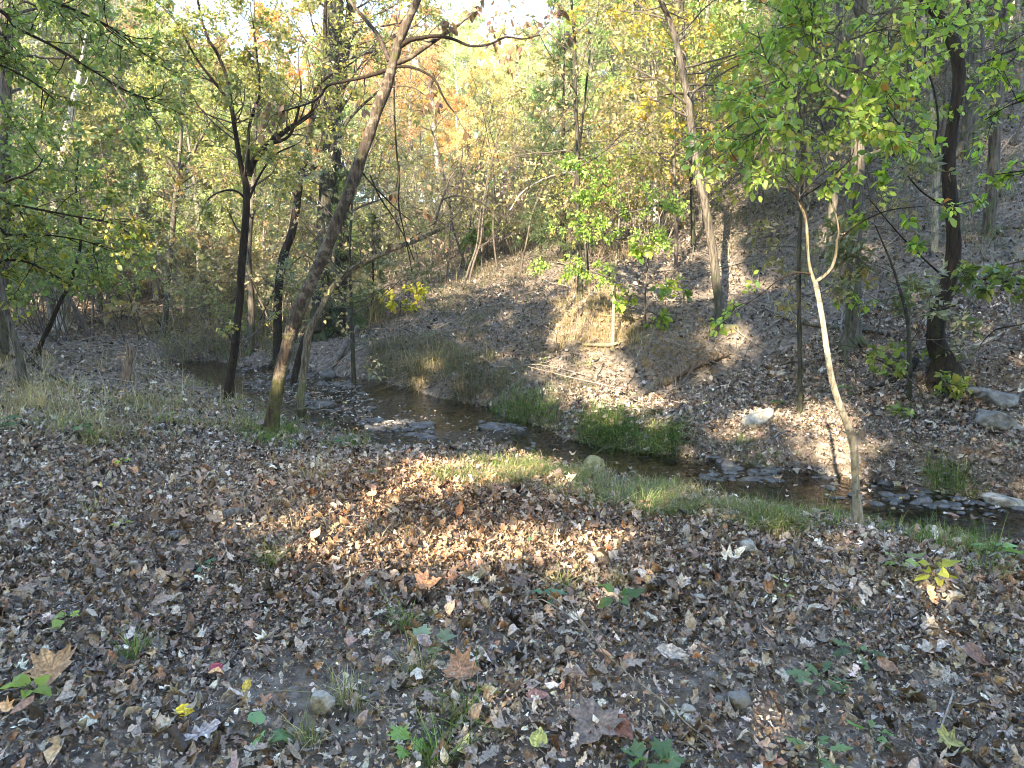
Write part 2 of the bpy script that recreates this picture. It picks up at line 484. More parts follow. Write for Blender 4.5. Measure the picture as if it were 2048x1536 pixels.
M_GROUND = noise_mat('soil_and_litter', [(.3, (.06, .047, .037)), (.45, (.14, .115, .09)), (.56, (.23, .195, .16)), (.72, (.36, .32, .27))], 14, .95, .8, .05, 22)
M_LITTER = leaf_mat('dead_leaves', 0.0, .5, .5, mottle=.45)
M_LEAF = leaf_mat('green_leaves', .4, .45, .5)
M_CROWN = leaf_mat('crown_leaves', .4, .55, .3, True)
M_GRASS = leaf_mat('grass_blades', .3, .6, .3)
M_ROCK = noise_mat('limestone', [(.33, (.12, .11, .09)), (.5, (.36, .34, .29)), (.68, (.58, .56, .5))], 11, .85, .7, .03, 24)
M_ROCKG = noise_mat('grey_limestone', [(.3, (.07, .07, .06)), (.5, (.2, .195, .18)), (.7, (.36, .35, .32))], 9, .85, .8, .03, 22)
M_WETROCK = noise_mat('wet_stone', [(.3, (.03, .028, .025)), (.5, (.09, .085, .08)), (.7, (.2, .19, .18))], 8, .3, .6, .02, 26, .6)
M_MOSSROCK = noise_mat('mossy_stone', [(.35, (.12, .1, .05)), (.5, (.3, .27, .12)), (.62, (.42, .38, .22)), (.7, (.5, .45, .32))], 9, .9, .7, .03, 26)
M_TWIG = bark_mat('twig_bark', (.05, .04, .033), (.16, .14, .12), scale=1, bump=.2)
M_TWIGL = bark_mat('pale_twig_bark', (.16, .13, .10), (.36, .32, .27), scale=1, bump=.2)
M_BARK1 = bark_mat('brown_bark', (.024, .018, .014), (.115, .088, .068), (.10, .11, .03), .22, 1.0, (.20, .165, .125), .9)
M_BARK2 = bark_mat('grey_bark', (.03, .026, .021), (.17, .15, .125), (.09, .11, .05), .18, .8)
M_BARKD = bark_mat('dark_bark', (.008, .006, .0045), (.045, .032, .022), (.05, .055, .02), .14, .9, (.08, .08, .065), .8, .64)
M_BARKM = bark_mat('mottled_bark', (.05, .042, .03), (.25, .215, .16), (.16, .17, .05), .22, 1.2, (.34, .30, .2), .6, .56)
M_BARKT = bark_mat('dark_grey_bark', (.014, .013, .010), (.085, .08, .062), (.06, .075, .03), .2, .7, bump=.9)
M_BARKL = bark_mat('lichen_bark', (.16, .14, .10), (.42, .39, .31), (.26, .26, .12), .12, 1.3, (.10, .095, .08), .5, .51)
M_BARKW = bark_mat('pale_bark', (.2, .18, .155), (.5, .47, .42), None, 0, .8)
M_DEAD = bark_mat('weathered_wood', (.09, .065, .045), (.33, .26, .20), (.12, .13, .05), .1, 1.0)
M_DEADG = bark_mat('grey_dead_wood', (.06, .055, .05), (.26, .245, .22), (.1, .12, .05), .08, 1.0)
def water_mat():
    m, nt, out = newmat('creek_water'); L = nt.links
    tc = N_(nt, 'ShaderNodeTexCoord')
    n = N_(nt, 'ShaderNodeTexNoise'); n.inputs['Scale'].default_value = 11; n.inputs['Detail'].default_value = 5
    n2 = N_(nt, 'ShaderNodeTexNoise'); n2.inputs['Scale'].default_value = 1.1; n2.inputs['Detail'].default_value = 2
    L.new(tc.outputs['Object'], n.inputs[0]); L.new(tc.outputs['Object'], n2.inputs[0])
    r = N_(nt, 'ShaderNodeMapRange'); r.inputs[1].default_value = .45; r.inputs[2].default_value = .62; r.inputs[3].default_value = .22; r.inputs[4].default_value = .9
    L.new(n2.outputs[0], r.inputs[0])
    bp = N_(nt, 'ShaderNodeBump'); bp.inputs['Distance'].default_value = .07; L.new(r.outputs[0], bp.inputs['Strength']); L.new(n.outputs[0], bp.inputs['Height'])
    g = N_(nt, 'ShaderNodeBsdfGlossy'); g.inputs['Roughness'].default_value = .03; L.new(bp.outputs[0], g.inputs['Normal'])
    t = N_(nt, 'ShaderNodeBsdfTransparent'); t.inputs[0].default_value = (.72, .62, .46, 1)
    fr = N_(nt, 'ShaderNodeFresnel'); fr.inputs[0].default_value = 1.33; L.new(bp.outputs[0], fr.inputs['Normal'])
    mx = N_(nt, 'ShaderNodeMixShader'); L.new(fr.outputs[0], mx.inputs[0]); L.new(t.outputs[0], mx.inputs[1]); L.new(g.outputs[0], mx.inputs[2])
    L.new(mx.outputs[0], out.inputs[0])
    return m
M_WATER = water_mat()

# ------------------------------------------------------------------ ground sheet and water
def axis(lo, hi, c0, c1, fine, grow):
    a = list(np.arange(c0, c1, fine)); s = fine; x = a[-1]
    while x < hi:
        s *= grow; x += s; a.append(x)
    s = fine; x = a[0]; b = []
    while x > lo:
        s *= grow; x -= s; b.append(x)
    return np.array(b[::-1] + a)
gx = axis(-140, 140, -5.5, 6, .05, 1.03); gy = axis(-60, 180, 1.8, 14, .05, 1.03)
X, Y = np.meshgrid(gx, gy, indexing='ij')
Z = Hraw(X, Y) - .012
nx, ny = X.shape
idx = np.arange(nx * ny).reshape(nx, ny)
q = np.stack([idx[:-1, :-1], idx[1:, :-1], idx[1:, 1:], idx[:-1, 1:]], -1).reshape(-1, 4)
g = mesh_obj('ground', np.stack([X, Y, Z], -1).reshape(-1, 3), [q], M_GROUND, smooth=True)
tag(g, 'brown leaf covered ground rising into wooded hillsides', 'ground', kind='structure')

wx = np.arange(-14, 12, .08); wy = np.arange(1, 24, .08)
X, Y = np.meshgrid(wx, wy, indexing='ij')
d, sd, hw, al = creek(X, Y)
Z = water_z(al)
keep = (d < hw + .75) & (Z > Hraw(X, Y) - .10)
idx = np.arange(X.size).reshape(X.shape)
kq = keep[:-1, :-1] & keep[1:, :-1] & keep[1:, 1:] & keep[:-1, 1:]
q = np.stack([idx[:-1, :-1], idx[1:, :-1], idx[1:, 1:], idx[:-1, 1:]], -1)[kq]
used, inv = np.unique(q, return_inverse=True)
V = np.stack([X, Y, Z], -1).reshape(-1, 3)[used]
w = mesh_obj('creek_water', V, [inv.reshape(-1, 4)], M_WATER, smooth=True)
tag(w, 'shallow brown creek running between leafy banks', 'water', kind='structure')

# ------------------------------------------------------------------ trees
def grow(tb, p, d, L, r, lvl, tips, rng, wig=.22, up=.05, kids=(5, 4, 3), spread=(.55, 1.0), dr=.55, taper=.3, seg=6, kfrac=(.3, 1.0), minr=.0022):
    p = np.array(p, float); d = norm(d); P = [p.copy()]; D = [d.copy()]
    st = L / seg
    for i in range(seg):
        d = norm(d + rng.normal(0, wig, 3) * (.6 if i < 2 else 1) + np.array([0, 0, up]))
        p = p + d * st; P.append(p.copy()); D.append(d.copy())
    P = np.array(P); t = np.linspace(0, 1, seg + 1)
    rad = np.maximum(r * (1 - (1 - taper) * t), minr)
    tb.add(P, rad)
    if lvl <= 0:
        tips.append(P); return
    n = kids[lvl - 1] if lvl - 1 < len(kids) else kids[-1]
    n = max(1, int(round(n * rng.uniform(.7, 1.3))))
    for k in range(n):
        f = rng.uniform(*kfrac); i = min(int(f * seg), seg - 1); q = P[i] + (P[i + 1] - P[i]) * (f * seg - i)
        a = rng.uniform(*spread); ax = norm(np.cross(D[i], rng.normal(size=3)))
        nd = norm(D[i] * cos(a) + ax * sin(a))
        grow(tb, q, nd, L * rng.uniform(.42, .68) * (1.15 - .4 * f), max(rad[i] * dr, minr), lvl - 1, tips, rng, wig, up, kids, spread, dr, taper, max(4, seg - 1), kfrac, minr)
    tips.append(P[-3:])

def tip_leaves(tips, per, size, rng, droop=.35, gap=.03, flat=.6, sizej=.25):
    pos = []; A = []
    for P in tips:
        n = rng.poisson(per)
        if n == 0: continue
        t = rng.uniform(.15, 1, n) * (len(P) - 1)
        i = np.minimum(t.astype(int), len(P) - 2); f = (t - i)[:, None]
        q = P[i] * (1 - f) + P[i + 1] * f
        dd = norm(P[i + 1] - P[i])
        side = norm(np.cross(dd, rng.normal(size=(n, 3))))
        a = norm(dd * .5 + side * .9 + np.array([0, 0, -droop]))
        pos.append(q + side * gap * rng.uniform(.2, 1, (n, 1))); A.append(a)
    if not pos: return np.zeros((0, 3)), np.zeros((0, 3)), np.zeros((0, 3)), np.zeros(0)
    pos = np.concatenate(pos); A = np.concatenate(A)
    N = norm(rng.normal(size=A.shape) * (1 - flat) + np.array([0, 0, 1.]) * flat + rng.normal(size=A.shape) * .35)
    s = size * np.exp(rng.normal(0, sizej, len(pos)))
    return pos, A, N, s

T_OV = templates([OVAL], 6, .8, 3)
T_LO = templates([OVAL_LO], 5, .8, 4)
T_HEART = templates([HEART, OVAL], 8, .7, 5)
T_NAR = templates([NARROW], 5, .6, 6)
T_MAP = templates([MAPLE], 5, .7, 8)
def crown_mesh(name, parent, pos, A, N, s, cols, wts, temps, mat, cull=True, rng=None, jit=.22, keepview=True, tw=None, twmat=None):
    rng = rng or R
    if cull and len(pos):
        b = blocks_sun(pos)
        if keepview: b &= ~inview(pos)
        m = ~b
        pos, A, N, s = pos[m], A[m], N[m], s[m]
    if not len(pos): return None
    c = palette(cols, wts, len(pos), rng, jit)
    V, Fc, C = leaf_arrays(pos, A, N, s, temps, c, rng=rng)
    if tw is not None and tw.n:
        TV, TF = tw.get()
        return mesh_obj(name, np.vstack([V, TV]), [Fc] + [f + len(V) for f in TF], [mat, twmat or M_TWIG], parent, col=np.vstack([C, np.full((len(TV), 3), .1)]), smooth=True, matidx=np.concatenate([np.zeros(len(Fc), int)] + [np.ones(len(f), int) for f in TF]))
    return mesh_obj(name, V, [Fc], mat, parent, col=C, smooth=mat is M_LEAF)
def tube_obj(name, tb, mat, parent):
    V, Fs = tb.get()
    return mesh_obj(name, V, Fs, mat, parent, smooth=True)

def pxpath(pts, Y0, dY=0.0, dYs=None):
    """pixel polyline [(px,py,width px)] -> world points and radii, depth Y0 at start drifting dY per metre of path"""
    P = []; rr = []
    Y = Y0
    for i, (a, b, wd) in enumerate(pts):
        if i:
            seg = math.hypot(a - pts[i - 1][0], b - pts[i - 1][1]) / F * Y
            Y = Y + dY * seg + (dYs[i] if dYs else 0)
        P.append(at(a, b, Y)); rr.append(wd * .44 / F * Y)
    return np.array(P), np.array(rr)

GREEN = ([(.21, .27, .10), (.30, .36, .13), (.15, .20, .08), (.44, .43, .14)], [4, 4, 3, 1.3])
OLIVE = ([(.26, .27, .11), (.34, .33, .14), (.18, .21, .08), (.45, .38, .17), (.52, .44, .12)], [4, 4, 3, 2, 1])
LIME = ([(.30, .42, .06), (.20, .33, .05), (.42, .48, .08), (.14, .24, .05)], [4, 4, 2, 2])
YELLOW = ([(.55, .42, .06), (.60, .36, .05), (.42, .38, .10), (.34, .32, .08)], [4, 2, 3, 2])
ORANGE = ([(.55, .24, .07), (.60, .30, .10), (.42, .18, .07), (.50, .34, .14)], [4, 3, 2, 2])
TAN = ([(.42, .34, .20), (.32, .26, .15), (.24, .21, .11), (.50, .40, .24), (.30, .30, .12)], [4, 3, 3, 2, 3])
BROWNH = ([(.20, .12, .08), (.28, .18, .12), (.35, .26, .18), (.12, .07, .05)], [4, 3, 2, 2])
DUSK = ([(.20, .22, .13), (.26, .26, .17), (.14, .17, .09), (.34, .30, .20)], [4, 3, 3, 2])

def hero(name, label, cat, trunk, mat, limbs=(), twigs=(), leaf=None, Y=None, base=None, dY=0, flare=1.35, rough=.10, group=None, moss=None, seed=0, extra=None, crown_rng=None, burl=(), ws=1.0):
    """trunk: pixel path [(x,y,w)...] first point on the ground"""
    rng = np.random.default_rng(seed + 11)
    hp = hit(trunk[0][0], trunk[0][1])[0]
    if Y is None: Y = hp[1]
    P, rr = pxpath(trunk, Y, dY); rr = rr * ws
    gz = float(H(np.array([P[0][0]]), np.array([P[0][1]]))[0])
    root = empty(name, (P[0][0], P[0][1], gz), label, cat, group)
    d0 = norm(P[1] - P[0])
    P = np.vstack([[P[0] - d0 * .0 + np.array([0, 0, min(0, gz - P[0][2]) - .18])], P]); rr = np.concatenate([[rr[0] * flare * 1.15], rr]); rr[1] *= flare
    Ps, rs = smooth_path(P, rr, .07 if rr[2] > .03 else .05)
    bump = np.ones(len(Ps))
    for f, a in burl:
        tt = np.linspace(0, 1, len(Ps)); bump += a * np.exp(-((tt - f) / .02) ** 2)
    tb = Tubes(); tb.add(Ps, rs * bump, rough=rough)
    if rr[2] > .05:                                    # root flare
        n = 6
        for k in range(n):
            a = k * 2 * pi / n + rng.uniform(-.4, .4); L = rr[2] * rng.uniform(2.4, 4.2); hd = np.array([cos(a), sin(a), 0])
            Q = []
            for t in np.linspace(0, 1, 6):
                q = P[1] * 1.0 + hd * (rr[2] * .4 + L * t); q[2] = H(np.array([q[0]]), np.array([q[1]]))[0] + rr[2] * 1.5 * (1 - t) ** 2.4 - .03 * t - .02
                Q.append(q)
            tb.add(np.array(Q), rr[2] * np.array([.75, .55, .38, .26, .17, .10]), rough=.15)
    tube_obj('trunk', tb, mat, root)
    tips = []
    tw = Tubes()
    base_pts = [(Ps, rs)]
    for lb in limbs:
        pts, off, mt, per_m, nl = lb[0], lb[1], lb[2], lb[3], lb[4]
        st = at(pts[0][0], pts[0][1], Y); j = np.argmin(np.linalg.norm((Ps - st)[:, [0, 2]], axis=1)); Yj = Ps[j][1]
        Q, qr = pxpath(pts, Yj, off); qr = qr * (ws + 1) / 2
        Qs, qs = smooth_path(Q, qr, .05)
        t2 = Tubes(); t2.add(Qs, qs, rough=.08); tube_obj('limb', t2, mt or mat, root)
        base_pts.append((Qs, qs))
        L = np.linalg.norm(Q[1:] - Q[:-1], axis=1).sum()
        for k in range(int(per_m * L)):
            i = rng.integers(int(len(Qs) * .2), len(Qs) - 1); dd = norm(Qs[i + 1] - Qs[i]); ax = norm(np.cross(dd, rng.normal(size=3))); a = rng.uniform(.5, 1.1)
            grow(tw, Qs[i], dd * cos(a) + ax * sin(a), nl * rng.uniform(.5, 1.2), max(qs[i] * .4, .004), 1, tips, rng, .25, .0, (3,), minr=.0018)
        grow(tw, Qs[-1], Qs[-1] - Qs[-2], nl, qs[-1] * .9, 1, tips, rng, .2, .0, (3,), minr=.0018)
    for (f0, f1, n, L, lvl, up_, kids, dirb) in twigs:      # twigs along the trunk between fractions
        tt = np.concatenate([[0], np.cumsum(np.linalg.norm(np.diff(Ps, axis=0), axis=1))]); tt /= tt[-1]
        for k in range(n):
            f = rng.uniform(f0, f1); i = min(np.searchsorted(tt, f), len(Ps) - 2)
            a = rng.uniform(0, 2 * pi); dd = np.array([cos(a), sin(a), rng.uniform(-.1, .7)]) + np.array(dirb) * 1.0
            grow(tw, Ps[i], dd, L * rng.uniform(.6, 1.25), max(min(rs[i] * .35, .03), .004), lvl, tips, rng, .2, up_, kids, minr=.002)
    if extra: extra(root, tw, tips, rng, Ps, rs)
    if not leaf and tw.n: tube_obj('sprays', tw, M_TWIG, root)
    if leaf and tips:
        per, size, (cols, wts), temps, droop, mt = leaf
        pos, A, N, s = tip_leaves(tips, per, size, rng, droop)
        crown_mesh('crown', root, pos, A, N, s, cols, wts, temps, mt, True, rng, tw=tw)
    return root, Ps, rs

# lit stretches of trunks (kept free of shading leaves)
def litline(pts, Y, r):
    for (a, b) in pts: LITS.append((at(a, b, Y), r))
litline([(572, 690), (568, 730), (562, 770), (600, 660), (618, 700), (612, 740)], 7.6, .22)
litline([(1632, 580), (1640, 620), (1648, 660), (1656, 700), (1668, 750), (1682, 790), (1695, 830), (1710, 880)], 4.6, .17)
litline([(1420, 470), (1410, 420), (1404, 370), (1390, 320), (1425, 520), (1384, 270), (1375, 200)], 10.5, .35)
litline([(1312, 300), (1312, 350), (1312, 400), (1310, 200), (1308, 130)], 17.5, .5)
litline([(770, 200), (790, 120), (815, 50), (740, 260)], 7.6, .22)
litline([(505, 570), (500, 610)], 15, .4)
litline([(1228, 600), (1226, 640), (1225, 680)], 10.7, .2)
litline([(1150, 520), (1105, 530), (1180, 545), (1140, 470), (1180, 420), (1250, 430), (1300, 470), (1150, 350), (1200, 370)], 10, .35)

# ---- T1 the big leaning tree in front of the creek
GREEN = GREEN
LB = [
    ([(787, 128, 15), (815, 118, 13), (845, 98, 12), (880, 74, 11), (905, 58, 9), (919, 48, 7)], .05, None, .5, .25),
    ([(801, 92, 14), (820, 80, 12), (842, 76, 11), (872, 72, 9), (905, 78, 8), (942, 92, 7), (980, 88, 6), (1012, 74, 5), (1045, 78, 4), (1080, 70, 3)], -.12, M_BARKD, 7, .35),
    ([(779, 138, 12), (750, 148, 11), (720, 156, 9), (692, 162, 8), (655, 172, 7), (632, 200, 6), (560, 225, 4)], .15, M_BARKD, 5, .4),
    ([(790, 134, 9), (820, 134, 8), (848, 144, 7), (870, 160, 7), (882, 185, 6), (895, 208, 6), (908, 224, 4)], -.1, M_BARKD, 1.5, .3),
    ([(778, 122, 13), (768, 96, 12), (756, 70, 11), (740, 50, 10), (722, 28, 8), (700, 2, 7), (680, -40, 6), (670, -120, 4)], .1, None, 4, .5),
    ([(776, 176, 5), (800, 172, 4), (828, 176, 3), (850, 190, 2)], -.1, None, 3, .2),
    ([(716, 330, 5), (725, 345, 5), (738, 362, 4), (770, 395, 4), (800, 425, 3), (820, 440, 3)], .2, M_BARKD, 4, .5),
]
hero('leaning_tree', 'brown rough barked tree leaning right across the creek with mossy foot', 'tree',
     [(540, 868, 52), (548, 815, 47), (556, 765, 46), (567, 720, 45), (580, 670, 44), (603, 610, 44), (628, 553, 43), (653, 497, 42), (676, 440, 41), (700, 380, 39), (719, 325, 37), (738, 272, 36), (757, 215, 35), (774, 172, 34), (786, 128, 31),
      (797, 88, 28), (812, 50, 27), (835, 0, 24), (862, -70, 22), (880, -170, 18), (910, -300, 14), (930, -460, 8)],
     M_BARK1, LB, [(.80, 1, 12, 1.1, 2, .1, (4, 3), (0, .2, .2))], (2.4, .075, BROWNH, T_OV, 1.6, M_LEAF), seed=1, ws=0.64, flare=1.18, burl=((.24, .10), (.44, .13), (.56, .12), (.64, .10)))

# ---- T1b crooked leaning tree behind it
def t1b_extra(root, tw, tips, rng, Ps, rs):
    for pts in ([(868, 458, 5), (876, 425, 5), (886, 395, 4), (898, 360, 3), (922, 325, 2), (925, 300, 2)], [(884, 400, 4), (905, 392, 3), (935, 394, 3), (962, 405, 3), (985, 425, 2), (1000, 455, 2)],
                [(700, 545, 6), (690, 560, 4), (672, 565, 3)], [(755, 512, 4), (748, 490, 3), (744, 468, 2)], [(800, 330, 3), (790, 400, 3), (796, 455, 3), (802, 500, 3)], [(640, 640, 3), (660, 600, 2), (650, 560, 2)]):
        Q, q = pxpath(pts, 10.2, .1); Qs, qs = smooth_path(Q, q, .06); tw.add(Qs, np.maximum(qs, .004))
        for k in range(5):
            i = rng.integers(2, len(Qs) - 1); grow(tw, Qs[i], rng.normal(size=3) + norm(Qs[-1] - Qs[0]) * .6, .5, .004, 1, tips, rng)
hero('crooked_tree', 'slender crooked tree with a pale sunlit foot bending right over the pool', 'tree',
     [(600, 800, 21), (606, 760, 20), (609, 730, 20), (613, 700, 20), (615, 678, 22), (624, 652, 20), (640, 622, 18), (655, 590, 17), (672, 566, 16), (690, 548, 17), (712, 533, 15), (745, 517, 13), (785, 498, 13), (822, 485, 12), (860, 468, 11), (885, 456, 9), (897, 450, 8)],
     M_BARKM, [], [(.55, .98, 16, .8, 1, .15, (4,), (0, 0, .3))], (3, .07, TAN, T_OV, .8, M_LEAF), Y=10.2, seed=2, ws=0.82, extra=t1b_extra, flare=1.15, burl=((.30, .12),))

# ---- T2 twin grey trunks
hero('twin_stem_tree', 'tall thick grey trunk, the left one of the twin pair behind the leaning tree', 'tree',
     [(636, 672, 50), (640, 600, 42), (646, 520, 40), (650, 430, 38), (655, 340, 36), (660, 240, 44), (663, 150, 43), (668, 60, 42), (672, 0, 42), (676, -150, 38), (682, -350, 28), (690, -600, 12)],
     M_BARKT, [([(668, 300, 12), (690, 250, 9), (720, 215, 7), (760, 180, 5)], .1, None, 2, .8)], [(.45, 1, 34, 2.2, 2, .08, (5, 4), (0, .1, .2))], (12, .09, OLIVE, T_LO, .4, M_LEAF), Y=15.4, seed=3, ws=0.86, flare=1.1)
hero('twin_stem_tree', 'thick grey trunk, the right one of the twin pair behind the leaning tree', 'tree',
     [(668, 668, 48), (676, 600, 40), (684, 520, 38), (684, 430, 38), (678, 350, 38), (668, 300, 34), (672, 220, 26), (690, 120, 22), (700, 0, 16), (705, -150, 8)],
     M_BARKT, [], [(.3, 1, 22, 1.8, 2, .08, (5, 4), (0, .1, .2))], (8, .09, OLIVE, T_LO, .4, M_LEAF), Y=15.8, seed=4, ws=0.86, flare=1.1)
# ---- T3 thin dark forked
hero('forked_tree', 'thin dark mossy tree forking beside the twin grey trunks', 'tree',
     [(556, 712, 27), (555, 650, 25), (556, 600, 25), (560, 550, 24), (566, 513, 24), (582, 470, 23), (591, 427, 22), (597, 380, 21), (603, 345, 19), (613, 308, 17), (620, 256, 15), (636, 200, 14), (646, 150, 12), (650, 100, 12), (650, 40, 10), (655, -60, 8), (660, -200, 5)],
     M_BARKD, [([(603, 352, 14), (622, 340, 12), (638, 320, 11), (645, 290, 10), (648, 250, 9), (652, 200, 7)], .1, None, 3, .6)], [(.55, 1, 14, 1.2, 2, .08, (4, 3), (0, .1, .1)), (.15, .5, 6, .7, 1, .1, (3,), (0, 0, 0))], (9, .08, OLIVE, T_LO, .4, M_LEAF), Y=14.8, seed=5, ws=0.75, flare=1.1)
# ---- T4 slim dark tree in the grass
LB4 = [
    ([(497, 352, 14), (506, 325, 14), (520, 306, 13), (537, 288, 13), (560, 270, 12), (581, 255, 11), (605, 240, 10), (624, 224, 9), (627, 200, 8), (634, 175, 7), (650, 158, 6), (680, 140, 5), (705, 125, 3)], .1, M_BARKD, 6, .6),
    ([(540, 287, 8), (560, 282, 7), (578, 272, 6), (590, 245, 6), (600, 205, 5), (602, 170, 4)], -.1, None, 6, .6),
    ([(496, 340, 9), (496, 300, 8), (498, 256, 7), (508, 220, 6), (519, 188, 5), (515, 120, 4), (505, 40, 3)], -.1, None, 7, .6),
    ([(492, 400, 6), (478, 385, 5), (455, 380, 4), (420, 395, 3), (400, 430, 2)], -.1, None, 4, .4),
    ([(498, 398, 6), (520, 350, 5), (550, 310, 4), (590, 290, 3)], -.2, None, 4, .5),
    ([(470, 240, 8), (455, 200, 7), (425, 160, 6), (395, 120, 5), (360, 60, 4)], -.15, None, 7, .6),
]
hero('slim_tree', 'slim dark tree in tall grass whose stem forks into many thin leafy limbs', 'tree',
     [(458, 782, 20), (463, 740, 19), (469, 700, 19), (474, 650, 19), (480, 600, 18), (484, 520, 18), (490, 460, 18), (493, 410, 17), (492, 370, 16), (484, 340, 13), (478, 310, 12), (472, 270, 11), (466, 235, 10), (460, 190, 9), (452, 150, 8), (436, 110, 7), (412, 68, 6), (395, 0, 5), (380, -90, 4)],
     M_BARKD, LB4, [(.5, 1, 26, .9, 2, .1, (4, 3), (0, 0, .1)), (.15, .45, 4, .6, 1, .1, (3,), (0, 0, 0))], (11, .058, OLIVE, T_OV, .5, M_LEAF), Y=9.6, seed=6, ws=0.95, flare=1.2)
hero('slim_tree', 'slim tree with one sunlit patch standing just right of the dark forked stem', 'tree',
     [(500, 728, 17), (502, 680, 15), (503, 620, 15), (500, 570, 14), (497, 520, 13), (499, 470, 12), (505, 400, 10), (508, 320, 9), (512, 220, 7), (510, 100, 5), (508, 0, 4)],
     M_BARK2, [([(501, 560, 7), (515, 590, 6), (530, 620, 5), (536, 640, 3)], .1, None, 3, .5)], [(.4, 1, 26, 1.1, 2, .06, (5, 3), (0, 0, .1))], (7, .08, OLIVE, T_LO, .4, M_LEAF), Y=15.4, seed=7)
# ---- T5
hero('forked_tree', 'grey tree on the left bank branching into a wide three way fork', 'tree',
     [(325, 700, 16), (330, 640, 14), (334, 587, 14), (338, 530, 13), (343, 484, 13), (348, 430, 12), (353, 380, 12), (356, 345, 11), (361, 290, 8), (364, 239, 7), (368, 160, 5), (372, 60, 4)],
     M_BARK2, [([(354, 345, 8), (342, 325, 8), (322, 308, 7), (300, 297, 6), (280, 273, 6), (267, 232, 5), (240, 190, 4)], -.1, None, 5, .8),
               ([(358, 340, 9), (372, 322, 8), (386, 305, 8), (397, 285, 7), (408, 265, 6), (430, 220, 5), (440, 170, 4)], -.1, None, 5, .8)],
     [(.5, 1, 24, 1.3, 2, .06, (5, 3), (0, 0, .1))], (10, .085, OLIVE, T_LO, .4, M_LEAF), Y=17.4, seed=8, ws=0.90)
# ---- T6 left edge
hero('edge_tree', 'straight grey trunk at the left edge of the picture', 'tree',
     [(2, 740, 26), (4, 640, 24), (6, 540, 23), (9, 430, 23), (10, 300, 23), (12, 180, 22), (12, 60, 22), (13, -60, 20), (14, -250, 15), (12, -450, 6)],
     M_BARK2, [([(20, 150, 6), (35, 140, 5), (60, 142, 4), (90, 135, 3), (120, 138, 2)], -.2, None, 5, .5)], [(.5, 1, 26, 1.4, 2, .06, (4, 3), (.3, 0, .1))], (10, .075, GREEN, T_OV, .4, M_LEAF), Y=10.5, seed=9)
hero('curved_tree', 'thin curved mossy trunk bending down into the grass at the left edge', 'tree',
     [(46, 765, 17), (40, 720, 15), (30, 680, 14), (18, 640, 13), (8, 600, 12), (2, 560, 11), (-6, 500, 9), (-16, 420, 7), (-30, 330, 5)],
     M_BARK2, [], [(.5, 1, 8, 1.0, 2, .06, (4, 3), (0, 0, .1))], (8, .07, GREEN, T_OV, .4, M_LEAF), Y=9.2, seed=10)
